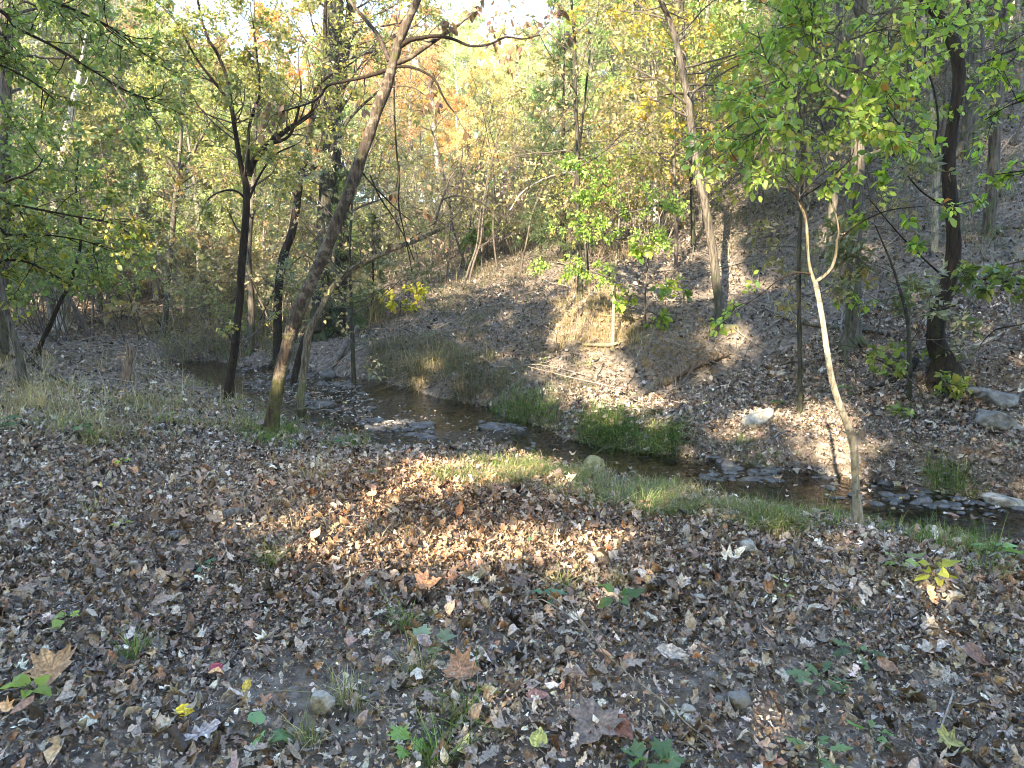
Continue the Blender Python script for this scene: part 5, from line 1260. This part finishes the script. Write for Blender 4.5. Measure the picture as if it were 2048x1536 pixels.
def rock(px, py, wpx, hpx, mat, label, name='rock', cat='rock', group=None, seed=0, sink=.3, rz=None, tilt=0, yr=.75):
    rng = np.random.default_rng(seed + int(px) * 7 + int(py)); p = hit(px, py)[0]; s = wpx * .5 / F * p[1]; h = hpx * .5 / F * p[1] * 1.15
    V, Fc = rock_mesh(rng, s, s * yr, h)
    a = rng.uniform(-.3, .3) if rz is None else rz; c, sn = cos(a), sin(a)
    V = np.stack([V[:, 0] * c - V[:, 1] * sn, V[:, 0] * sn + V[:, 1] * c, V[:, 2] + V[:, 0] * tilt], 1)
    V = V + p + np.array([0, s * yr * .5, h * (1 - sink * 2) + (.025 if p[1] < 6.5 and name == 'rock' else 0)])
    return tag(mesh_obj(name, V, [Fc], mat, loc=p, smooth=True), label, cat, group)
rock(1525, 848, 74, 34, M_ROCK, 'white flat limestone block lying on the sunlit far bank', tilt=.22, sink=.25)
rock(2012, 862, 124, 50, M_ROCKG, 'large pale grey slab tilted on the leafy bank at the right edge', tilt=-.3, rz=.3)
rock(2005, 812, 90, 40, M_ROCKG, 'grey boulder behind the large slab at the right edge', tilt=-.1)
rock(2015, 1020, 76, 34, M_ROCK, 'white rock at the water edge on the far right', tilt=-.15)
rock(1500, 1112, 42, 30, M_ROCK, 'pale blue grey stone among leaves behind the small fallen stick')
rock(642, 1432, 58, 48, M_ROCK, 'angular light grey stone in the lower middle foreground', tilt=.1)
rock(1476, 1424, 56, 34, M_ROCKG, 'rounded brownish grey stone right of the big brown leaf')
rock(1440, 1418, 28, 18, M_ROCKG, 'small reddish stone touching the rounded brownish stone')
rock(1375, 1440, 34, 22, M_ROCK, 'low grey stone between dead leaves left of the rounded stone')
rock(1188, 940, 60, 38, M_MOSSROCK, 'mossy yellowish rock standing in the creek by the near grass')
rock(1226, 938, 28, 22, M_MOSSROCK, 'tan stone just right of the mossy rock in the creek')
rock(1240, 950, 24, 16, M_WETROCK, 'small dark wet stone beside the tan stone')
rock(1165, 948, 30, 18, M_MOSSROCK, 'low tan stone left of the mossy rock in the creek')
rock(1460, 665, 34, 24, M_MOSSROCK, 'mossy stone against the foot of the bending grey tree')
rock(1800, 720, 34, 28, M_WETROCK, 'dark grey stone on the slope left of the black trunk base')
rock(1560, 752, 30, 14, M_ROCK, 'small white stone on the slope beside the thin dark stem')
rock(1955, 790, 60, 22, M_ROCKG, 'flat grey stone on the slope above the large slab')
rock(345, 1075, 44, 16, M_DEADG, 'flat grey bark piece lying in the left leaves', 'bark_piece', 'bark')
rock(1255, 812, 26, 16, M_ROCK, 'little white stone at the lower end of the rotten log')
rock(1720, 925, 40, 14, M_ROCK, 'pale flat stone behind the pale sapling on the far bank')
rock(1400, 1208, 30, 12, M_ROCK, 'half buried pale stone in the middle leaves')
rock(265, 1140, 20, 14, M_ROCK, 'small white stone among leaves on the left')
for i, (px, py, w_, h_) in enumerate([(1440, 925, 50, 14), (1475, 940, 44, 14), (1520, 955, 40, 14), (1660, 965, 60, 16), (1640, 985, 34, 12), (1770, 975, 34, 14), (1850, 998, 60, 20), (1790, 985, 44, 12), (1400, 950, 60, 14), (1340, 930, 36, 12), (1020, 868, 34, 20), (1042, 878, 28, 16), (1010, 880, 24, 14), (985, 868, 30, 12),
        (930, 862, 30, 10), (960, 850, 26, 9), (1060, 890, 24, 12), (830, 880, 40, 10), (780, 870, 34, 10), (880, 895, 44, 10), (740, 850, 30, 9), (850, 850, 30, 8), (690, 815, 30, 9), (650, 800, 34, 9), (720, 800, 24, 8), (600, 785, 30, 8), (560, 775, 30, 8), (640, 775, 26, 7), (540, 760, 24, 7), (900, 830, 26, 8), (1110, 900, 30, 10), (1290, 925, 30, 10)]):
    rock(px, py, w_, h_ * 1.2, M_WETROCK, 'dark wet stone breaking the surface of the shallow creek', 'creek_stone', 'stone', 'wet stones in the creek', sink=.15)

def pebbles():
    rng = np.random.default_rng(77); bm = bmesh.new(); bmesh.ops.create_icosphere(bm, subdivisions=2, radius=1); V0 = np.array([v.co[:] for v in bm.verts]); F0 = np.array([[v.index for v in f.verts] for f in bm.faces]); bm.free()
    P = []
    for poly, n in (([(470, 745), (640, 742), (770, 795), (740, 850), (640, 830), (500, 800)], 1500), ([(720, 850), (860, 850), (880, 905), (760, 900)], 500), ([(960, 850), (1060, 865), (1080, 900), (980, 890)], 260), ([(1380, 905), (1560, 930), (1560, 960), (1390, 950)], 260), ([(1600, 940), (2048, 1000), (2048, 1040), (1650, 985)], 220)):
        poly = np.array(poly, float); lo = poly.min(0); hi = poly.max(0); a = rng.uniform(lo[0], hi[0], n * 2); b = rng.uniform(lo[1], hi[1], n * 2); m = inpoly(a, b, poly); d = raydir(a[m][:n], b[m][:n]); P.append((d * ((-.36 - CAMZ) / d[:, 2])[:, None] + np.array([0, 0, CAMZ])))
    P = np.concatenate(P); d, sd, hw, al = creek(P[:, 0], P[:, 1]); k = (d < hw + .25) & (vnoise(P[:, 0] * 2, P[:, 1] * 2, 3) + .6 * vnoise(P[:, 0] * 6, P[:, 1] * 6, 2) > .02 + rng.normal(0, .12, len(P))); P = P[k]; P[:, 2] = water_z(al[k]) + rng.uniform(-.04, .004, len(P)); n = len(P)
    s = .035 * np.exp(rng.normal(0, .45, n)); sc = np.stack([s * rng.uniform(.8, 1.5, n), s * rng.uniform(.7, 1.2, n), s * rng.uniform(.35, .7, n)], 1); a = rng.uniform(0, pi, n)
    V = V0[None] * (1 + .12 * rng.normal(size=(n, len(V0), 1))) * sc[:, None]; V = np.stack([V[..., 0] * np.cos(a)[:, None] - V[..., 1] * np.sin(a)[:, None], V[..., 0] * np.sin(a)[:, None] + V[..., 1] * np.cos(a)[:, None], V[..., 2]], -1) + P[:, None]
    tag(mesh_obj('pebbles', V.reshape(-1, 3), [(F0[None] + (np.arange(n) * len(V0))[:, None, None]).reshape(-1, 3)], M_WETROCK, smooth=True), 'small wet pebbles breaking the shallow riffles of the creek', 'gravel', kind='stuff')
pebbles()
# ------------------------------------------------------------------ logs, dead limbs, stump
def log(label, pts, mat, name='fallen_log', cat='log', lift=.6, rough=.22, branches=0, taper=True, seed=0, splint=False):
    rng = np.random.default_rng(seed + 900)
    h = hit([p[0] for p in pts], [p[1] for p in pts]); rr = np.array([p[2] * .5 / F * q[1] for p, q in zip(pts, h)])
    up = np.array([p[3] if len(p) > 3 else 0 for p in pts])
    h[:, 2] += rr * lift + up
    Ps, rs = smooth_path(h, rr, .05); tb = Tubes(); tb.add(Ps, rs, rough=rough)
    o = mesh_obj(name, *tb.get(), mat, loc=h[0], smooth=True); tag(o, label, cat)
    if branches:
        t2 = Tubes(); tips = []
        for k in range(branches):
            i = rng.integers(1, len(Ps) - 1); grow(t2, Ps[i], rng.normal(size=3) * [1, 1, .6] + [0, 0, .5], rng.uniform(.3, .9), rs[i] * .5, 1, tips, rng, .15, 0, (2,), minr=.003)
        b = tube_obj('branches', t2, mat, o); b.parent = o
    return o
log('rotten brown log slanting up the sunlit bank with a splintered lower end', [(1262, 806, 12), (1300, 783, 22), (1340, 758, 26), (1375, 738, 26), (1420, 722, 24), (1455, 712, 14)], M_DEAD, rough=.4, branches=0)
log('curved pale root lying at the foot of the sunlit mound', [(1165, 694, 5, .03), (1195, 698, 8, .05), (1222, 697, 9, .04), (1240, 688, 5, .02)], M_BARKL, 'exposed_root', 'root', rough=.15)
log('long grey dead limb lying across the slope behind the pale sapling', [(1530, 617, 5), (1580, 640, 9), (1650, 655, 11), (1720, 662, 11), (1790, 668, 8), (1800, 670, 4)], M_DEADG, 'dead_limb', 'dead branch', branches=5)
log('grey dead branch on the slope right of the bending tree', [(1380, 560, 3), (1420, 545, 5), (1470, 530, 5), (1500, 522, 3)], M_DEADG, 'dead_limb', 'dead branch', branches=2)
log('thick exposed root running down from the bending grey tree', [(1408, 682, 8, .03), (1425, 672, 13, .05), (1438, 660, 16, .08)], M_BARK2, 'exposed_root', 'root')
log('dark curved dead limb on the bank left of the black trunk', [(1745, 780, 7), (1780, 765, 10), (1815, 748, 12), (1830, 730, 12, .06)], M_BARKD, 'dead_limb', 'dead branch', branches=3)
log('short dark half buried log among leaves left of the middle', [(418, 1046, 10), (440, 1040, 20), (468, 1034, 24), (492, 1030, 18), (505, 1030, 8)], M_DEADG, rough=.3)
log('orange brown bark strip beside the dark half buried log', [(560, 1030, 8), (590, 1024, 12), (618, 1014, 8)], M_DEAD, 'bark_piece', 'bark')
log('thin white mottled stick at the bottom right of the big brown leaf', [(1330, 1480, 6), (1380, 1490, 9), (1420, 1492, 8), (1440, 1500, 8), (1470, 1520, 8), (1490, 1545, 8)], M_BARKW, 'fallen_stick', 'stick', branches=2)
log('forked grey twig lying on leaves in the lower right', [(1875, 1480, 4, .02), (1890, 1450, 5, .05), (1903, 1418, 5, .07)], M_BARKW, 'fallen_stick', 'stick')
log('pale twig crossing the forked grey twig in the lower right', [(1895, 1428, 4, .05), (1930, 1424, 6, .03), (1955, 1415, 5, .03)], M_BARKW, 'fallen_stick', 'stick')
log('small thick grey stick behind the leaves right of the middle', [(1510, 1150, 8), (1520, 1138, 9), (1528, 1128, 7)], M_DEADG, 'fallen_stick', 'stick')
log('black burnt log lying beside the three forked tree', [(300, 668, 8), (330, 672, 12), (355, 680, 12), (372, 684, 6)], M_BARKD, 'fallen_log', 'log', branches=3)
log('long fallen branch in the grass at the left edge', [(0, 712, 6), (50, 722, 7), (90, 745, 7), (130, 770, 4)], M_BARKD, 'dead_limb', 'dead branch', branches=2)
log('broken stick at the waterline right of the pale sapling', [(1800, 905, 5), (1760, 900, 7), (1720, 885, 5)], M_DEADG, 'fallen_stick', 'stick')
log('slender grey dead stick lying on the slope below the black trunk', [(1860, 850, 5), (1900, 825, 7), (1925, 800, 6)], M_DEADG, 'fallen_stick', 'stick')
for lab, pts, mt, br in [('slanting dead branch on the slope left of the straight grey trunk', [(1560, 560, 3), (1600, 585, 5), (1650, 600, 5)], M_DEADG, 4), ('bleached forked branch on the slope above the large slab', [(1920, 700, 4), (1960, 690, 7), (2010, 665, 6), (2040, 650, 4)], M_BARKW, 4),
                         ('brown broken branch lying below the long grey dead limb', [(1520, 740, 4), (1580, 725, 6), (1640, 705, 4)], M_DEAD, 4), ('thin grey branch on the slope under the leafy bush', [(1700, 830, 4), (1760, 845, 5), (1830, 840, 3)], M_DEADG, 3),
                         ('dead branch on the open slope above the bending tree foot', [(1490, 480, 3), (1560, 470, 4), (1640, 480, 3)], M_DEADG, 4), ('dark root like branch running down to the slab', [(1900, 770, 8), (1935, 790, 7), (1970, 800, 4)], M_BARKD, 2), ('broken branch half way up the slope by the right edge', [(1930, 480, 4), (1990, 460, 5), (2045, 455, 4)], M_DEADG, 4)]:
    log(lab, pts, mt, 'dead_limb', 'dead branch', branches=br, seed=pts[0][0])
# leaning dead logs and the sunlit stump, standing off the ground
def leaner(label, name, cat, a, b, w0, w1, mat, Y, dY=0, rough=.25):
    P, rr = pxpath([(a[0], a[1], w0), ((a[0] + b[0]) / 2 + 1, (a[1] + b[1]) / 2, (w0 + w1) / 2), (b[0], b[1], w1)], Y, dY)
    P[0][2] = min(P[0][2], grnd(P[0][0], P[0][1])) - .08
    Ps, rs = smooth_path(P, rr, .05); tb = Tubes(); tb.add(Ps, rs, rough=rough)
    tag(mesh_obj(name, *tb.get(), mat, loc=P[0], smooth=True), label, cat)
Yl = hit(655, 742)[0][1]
leaner('weathered dead log leaning up the bank behind the pool', 'leaning_log', 'log', (655, 742), (716, 652), 18, 10, M_DEADG, Yl, .25)
leaner('dark fallen trunk stub behind the big leaning tree', 'leaning_log', 'log', (575, 698), (640, 660), 16, 14, M_BARKD, 12.5, .5)
Ys = hit(252, 765)[0][1]
P, rr = pxpath([(250, 768, 22), (254, 742, 20), (259, 716, 17), (264, 694, 8)], Ys, 0); P[0][2] -= .1
tb = Tubes(); Ps, rs = smooth_path(P, rr, .03); tb.add(Ps, rs, rough=.3); root = empty('broken_stump', tuple(P[0]), 'splintered orange brown stump catching the sun in the tall grass', 'stump')
tube_obj('stump_wood', tb, M_DEAD, root)
for k in range(5):
    t2 = Tubes(); a = k * 1.3; q = Ps[-4] + np.array([cos(a), sin(a), 0]) * .04; t2.add(np.array([q - [0, 0, .06], q + [0, 0, .05], q + np.array([cos(a) * .02, 0, .10 + .03 * k])]), [.028, .018, .004], 6, .2); tube_obj('splinter', t2, M_DEAD, root)

# ------------------------------------------------------------------ big single leaves on the foreground litter
def big_leaf(px, py, size, shape, col, label, rz=0, k1=.3, k2=.3, tilt=(0, 0), lift=.03, seed=0):
    rng = np.random.default_rng(seed + px); p = hit(px, py)[0]; t = shape; out = t[1:]; n = len(out)
    o2 = []
    for i in range(n):
        a, b = out[i], out[(i + 1) % n]; o2 += [a, (a + b) / 2 + rng.normal(0, .008, 2)]
    out = np.array(o2); n = len(out); V2 = [t[0]]; F3 = []; F4 = []
    for j, s in enumerate((.3, .62, 1.0)):
        V2 += list(t[0] + (out - t[0]) * s)
    i = np.arange(n); F3 = np.stack([np.zeros(n, int), 1 + i, 1 + (i + 1) % n], 1)
    F4 = np.concatenate([np.stack([1 + i + n * r, 1 + n * (r + 1) + i, 1 + n * (r + 1) + (i + 1) % n, 1 + (i + 1) % n + n * r], 1) for r in (0, 1)])
    V2 = np.array(V2); x = V2[:, 0] - .5; y = V2[:, 1]
    z = k1 * x * x + k2 * y * y * 1.6 + .10 * vnoise(x * 5 + px, y * 5, 1) + .05 * vnoise(x * 12, y * 12 + py, 2) - .03 * np.exp(-(y / .04) ** 2)
    V = np.stack([x, y, z], 1) * size; c, s = cos(rz), sin(rz)
    V = np.stack([V[:, 0] * c - V[:, 1] * s, V[:, 0] * s + V[:, 1] * c, V[:, 2]], 1)
    V[:, 2] += V[:, 0] * tilt[0] + V[:, 1] * tilt[1]
    q = V + p; q[:, 2] += lift - min(0, (q[:, 2] - H(q[:, 0], q[:, 1])).min() * .6)
    C = np.array(col)[None] * .85 * np.exp(rng.normal(0, .28, (len(V), 1)))
    tag(mesh_obj('fallen_leaf', q, [F3, F4], M_LITTER, loc=p, col=C, smooth=True), label, 'leaf')
big_leaf(1180, 1478, .19, MAPLE, (.24, .18, .14), 'huge grey brown lobed leaf at the bottom centre', -2.2, .2, .25, (0, .25))
big_leaf(1245, 1480, .11, HEART, (.24, .11, .07), 'big reddish brown leaf overlapping the huge lobed leaf', -.9, .3, .5, (.1, .3))
big_leaf(932, 1362, .14, MAPLE, (.42, .22, .11), 'large orange brown leaf in the middle foreground', -.3, .5, .6, (.2, .35))
big_leaf(1078, 1492, .085, HEART, (.58, .55, .14), 'yellow leaf with dark spots left of the huge lobed leaf', 1.4, .1, .3, (0, .3))
big_leaf(372, 1440, .075, OVAL, (.75, .58, .03), 'bright yellow leaf in the left foreground', -.2, .3, .5, (0, .4))
big_leaf(495, 1390, .06, OVAL, (.62, .45, .06), 'small yellow spotted leaf left of the angular grey stone', 1.6, .3, .5, (0, .4))
big_leaf(437, 1352, .06, HEART, (.42, .06, .10), 'magenta red leaf in the left foreground', .3, .2, .3, (0, .4))
big_leaf(100, 1375, .17, MAPLE, (.46, .28, .13), 'large tan brown lobed leaf in the lower left', -1.3, .5, .5, (0, .4))
big_leaf(1860, 1310, .15, OAK, (.56, .50, .46), 'large pale curled leaf on the right side', .1, .4, .8, (.1, .3))
big_leaf(1960, 1330, .13, HEART, (.24, .13, .08), 'dark brown broad leaf near the right edge', -.6, .3, .4, (0, .35))
big_leaf(1775, 1350, .12, OVAL, (.38, .22, .12), 'orange brown leaf below the green seedling with toothed leaves', -1.2, .6, .5, (0, .3))
big_leaf(1345, 1325, .14, OVAL, (.52, .44, .36), 'long pale tan leaf curled over in the middle right foreground', -.3, .5, .8, (0, .3))
big_leaf(1870, 1088, .12, OAK, (.70, .62, .56), 'white lobed leaf standing near the creek grass on the right', 1.3, .2, .3, (0, .7))
big_leaf(1260, 1330, .075, OVAL, (.40, .20, .10), 'rust coloured leaf right of the green plant in the middle foreground', .6, .4, .5, (0, .3))
big_leaf(1075, 1410, .09, OVAL, (.40, .20, .16), 'reddish brown rolled leaf above the huge lobed leaf', .1, .6, .9, (0, .4))
big_leaf(850, 1300, .10, OVAL, (.46, .36, .32), 'dusty pink curled leaf left of centre', -.8, .5, .9, (0, .3))
big_leaf(1910, 1510, .10, MAPLE, (.36, .34, .10), 'olive yellow lobed leaf in the lower right corner', -.5, .3, .5, (0, .3))
big_leaf(860, 1180, .13, MAPLE, (.52, .27, .14), 'orange brown broad leaf at the edge of the sunlit patch', .2, .6, .4, (0, .4))
big_leaf(400, 1485, .14, OAK, (.42, .38, .38), 'silvery grey lobed leaf below the bright yellow leaf', .5, .3, .4, (0, .3))

# ------------------------------------------------------------------ green seedlings
def seedling(px, py, hgt, leaves, size, col, label, shape=OVAL, seed=0, tiers=1, flat=.8):
    rng = np.random.default_rng(seed + px * 3); p = hit(px, py)[0]; root = empty('seedling', tuple(p), label, 'plant'); tw = Tubes()
    top = p + np.array([rng.normal(0, .1) * hgt, rng.normal(0, .1) * hgt, hgt]); Ps, rs = smooth_path(np.array([p - [0, 0, .02], (p + top) / 2 + rng.normal(0, .02, 3) * hgt, top]), [.003, .0025, .0015], .03); tw.add(Ps, rs, 5)
    pos = []; A = []
    for k in range(leaves):
        i = min(len(Ps) - 1, int(len(Ps) * (1 - .6 * (k // 4) / max(1, (leaves // 4)) * (tiers > 1)))) - 1; a = k * 2.4 + rng.uniform(-.3, .3)
        d = np.array([cos(a), sin(a), rng.uniform(-.15, .35)]); q = Ps[i] + d * size * .35; tw.add(np.array([Ps[i], q]), [.0014, .001], 3); pos.append(q); A.append(d + [0, 0, -.15])
    tube_obj('stem', tw, M_TWIGG, root); pos = np.array(pos); A = np.array(A); n = len(pos)
    Nn = norm(np.array([0, 0, 1.]) * flat * 2 + rng.normal(0, .45, (n, 3)))
    V, Fc, C = leaf_arrays(pos, A, Nn, size * np.exp(rng.normal(0, .15, n)), templates([shape], 4, .6, 9), palette([col, tuple(np.array(col) * 1.4)], [3, 1], n, rng, .15), rng=rng)
    mesh_obj('leaves', V, [Fc], M_LEAF, root, col=C)
M_TWIGG = bark_mat('green_stem', (.07, .09, .03), (.2, .22, .1), bump=.1)
TOOTH = OAK
BG_ = (.14, .22, .11); YG = (.34, .42, .08); DG = (.09, .17, .06)
for i, a in enumerate([(1645, 1385, .09, 9, .085, BG_, 'green seedling with toothed blue green leaves at the right', OAK, 2), (1715, 1325, .08, 5, .085, BG_, 'bluish green oak seedling above the toothed seedling', OAK, 1), (1240, 1225, .12, 5, .085, (.12, .22, .07), 'upright green plant with two broad leaves at the middle right', OVAL, 1),
        (1562, 1200, .13, 6, .06, (.26, .36, .16), 'narrow upright pale green plant right of the middle', NARROW, 2), (530, 1478, .04, 3, .085, (.2, .36, .16), 'three bright green leaflets in the left middle foreground', HEART, 1), (815, 1500, .03, 3, .07, (.26, .42, .12), 'small bright green ivy like leaf at the bottom', MAPLE, 1),
        (1300, 1540, .05, 5, .09, (.16, .26, .12), 'large lobed green leaves with white spots at the bottom edge', MAPLE, 1), (55, 1410, .09, 5, .075, (.26, .36, .06), 'yellow green seedling in the lower left corner', HEART, 1), (1705, 1215, .02, 3, .05, BG_, 'tiny green leaf pair behind the toothed seedling', OVAL, 1),
        (1800, 1150, .14, 8, .085, (.24, .32, .12), 'green shrubby seedling near the creek on the right', OVAL, 2), (1870, 1175, .16, 8, .10, (.46, .46, .08), 'yellow green seedling with long leaves on the right', OVAL, 2), (1990, 1120, .12, 10, .11, (.2, .34, .15), 'clump of wide blue green leaves at the right edge', OVAL, 2),
        (1940, 1060, .12, 5, .07, (.2, .32, .06), 'single bright green seedling by the creek at the right', HEART, 1), (1090, 1205, .05, 4, .07, (.16, .3, .18), 'pair of blue green leaves lying in the middle leaves', HEART, 1), (400, 1145, .06, 4, .06, (.12, .24, .14), 'small teal green seedling left of the middle', OAK, 1),
        (130, 1265, .10, 5, .06, (.3, .4, .1), 'small yellow green seedling in the left foreground', HEART, 2), (245, 1060, .06, 5, .05, (.36, .42, .1), 'pale yellow green seedling in the left leaves', OVAL, 1), (245, 935, .08, 6, .05, YG, 'small bright weed on the left behind the leaves', OVAL, 1), (1060, 1400 - 320, .03, 3, .05, (.1, .3, .15), 'tiny dark green leaf in the sunlit leaves', OVAL, 1),
        (740, 960, .10, 8, .05, DG, 'low dark green weed at the left of the sunlit streak', OVAL, 2), (1640, 1540, .09, 6, .09, BG_, 'green toothed leaves at the bottom right edge', OAK, 2), (1740, 1490, .06, 4, .07, (.2, .34, .14), 'upright single green leaf near the bottom right', OVAL, 1), (860, 1250 + 40, .03, 3, .09, (.3, .38, .24), 'pale sage green leaf in the middle foreground', MAPLE, 1),
        (665, 895, .14, 10, .08, (.12, .22, .1), 'dark green leafy weed right of the mossy tree foot', OAK, 2), (575, 905, .10, 9, .06, (.14, .24, .1), 'green fern like weed below the mossy tree foot', NARROW, 2), (1900, 905 - 130, .16, 8, .09, LIME[0][0], 'lime leafed seedling under the black trunk', HEART, 2), (1555, 600 + 215, .08, 6, .07, DG, 'dark green weed above the white limestone block', OVAL, 1),
        (1690, 790, .14, 6, .09, DG, 'green leafed weed on the slope beside the pale sapling', HEART, 2), (1180, 740, .2, 8, .09, YG, 'yellow green weed on the sunlit bank below the mound', NARROW, 2), (1085, 735, .18, 8, .08, YG, 'yellow green weed left of the sunlit bank', NARROW, 2), (170, 880, .2, 12, .08, DG, 'green weed in the dry grass on the left', OVAL, 2),
        (330, 850, .16, 9, .08, (.2, .28, .12), 'pale green weed beneath the tall dry grass', OVAL, 2), (15, 870, .2, 8, .12, DG, 'dark green leaves at the left edge above the leaves', HEART, 2)]):
    seedling(*a[:7], shape=a[7], tiers=a[8])

# ------------------------------------------------------------------ thin autumn haze in the valley
m, nt, out = newmat('haze_air'); pv = nt.nodes.new('ShaderNodeVolumePrincipled'); pv.inputs['Density'].default_value = HAZE; pv.inputs['Color'].default_value = (.9, .93, .97, 1); pv.inputs['Anisotropy'].default_value = .2
nt.links.new(pv.outputs[0], out.inputs['Volume'])
bm = bmesh.new(); bmesh.ops.create_cube(bm, size=1); me = bpy.data.meshes.new('haze')
for v in bm.verts: v.co = (v.co.x * 300, 60 + v.co.y * 250, 20 + v.co.z * 64)
bm.to_mesh(me); bm.free(); me.materials.append(m); o = bpy.data.objects.new('haze', me); COL.objects.link(o); tag(o, 'thin haze softening the far trees', 'haze', kind='stuff')
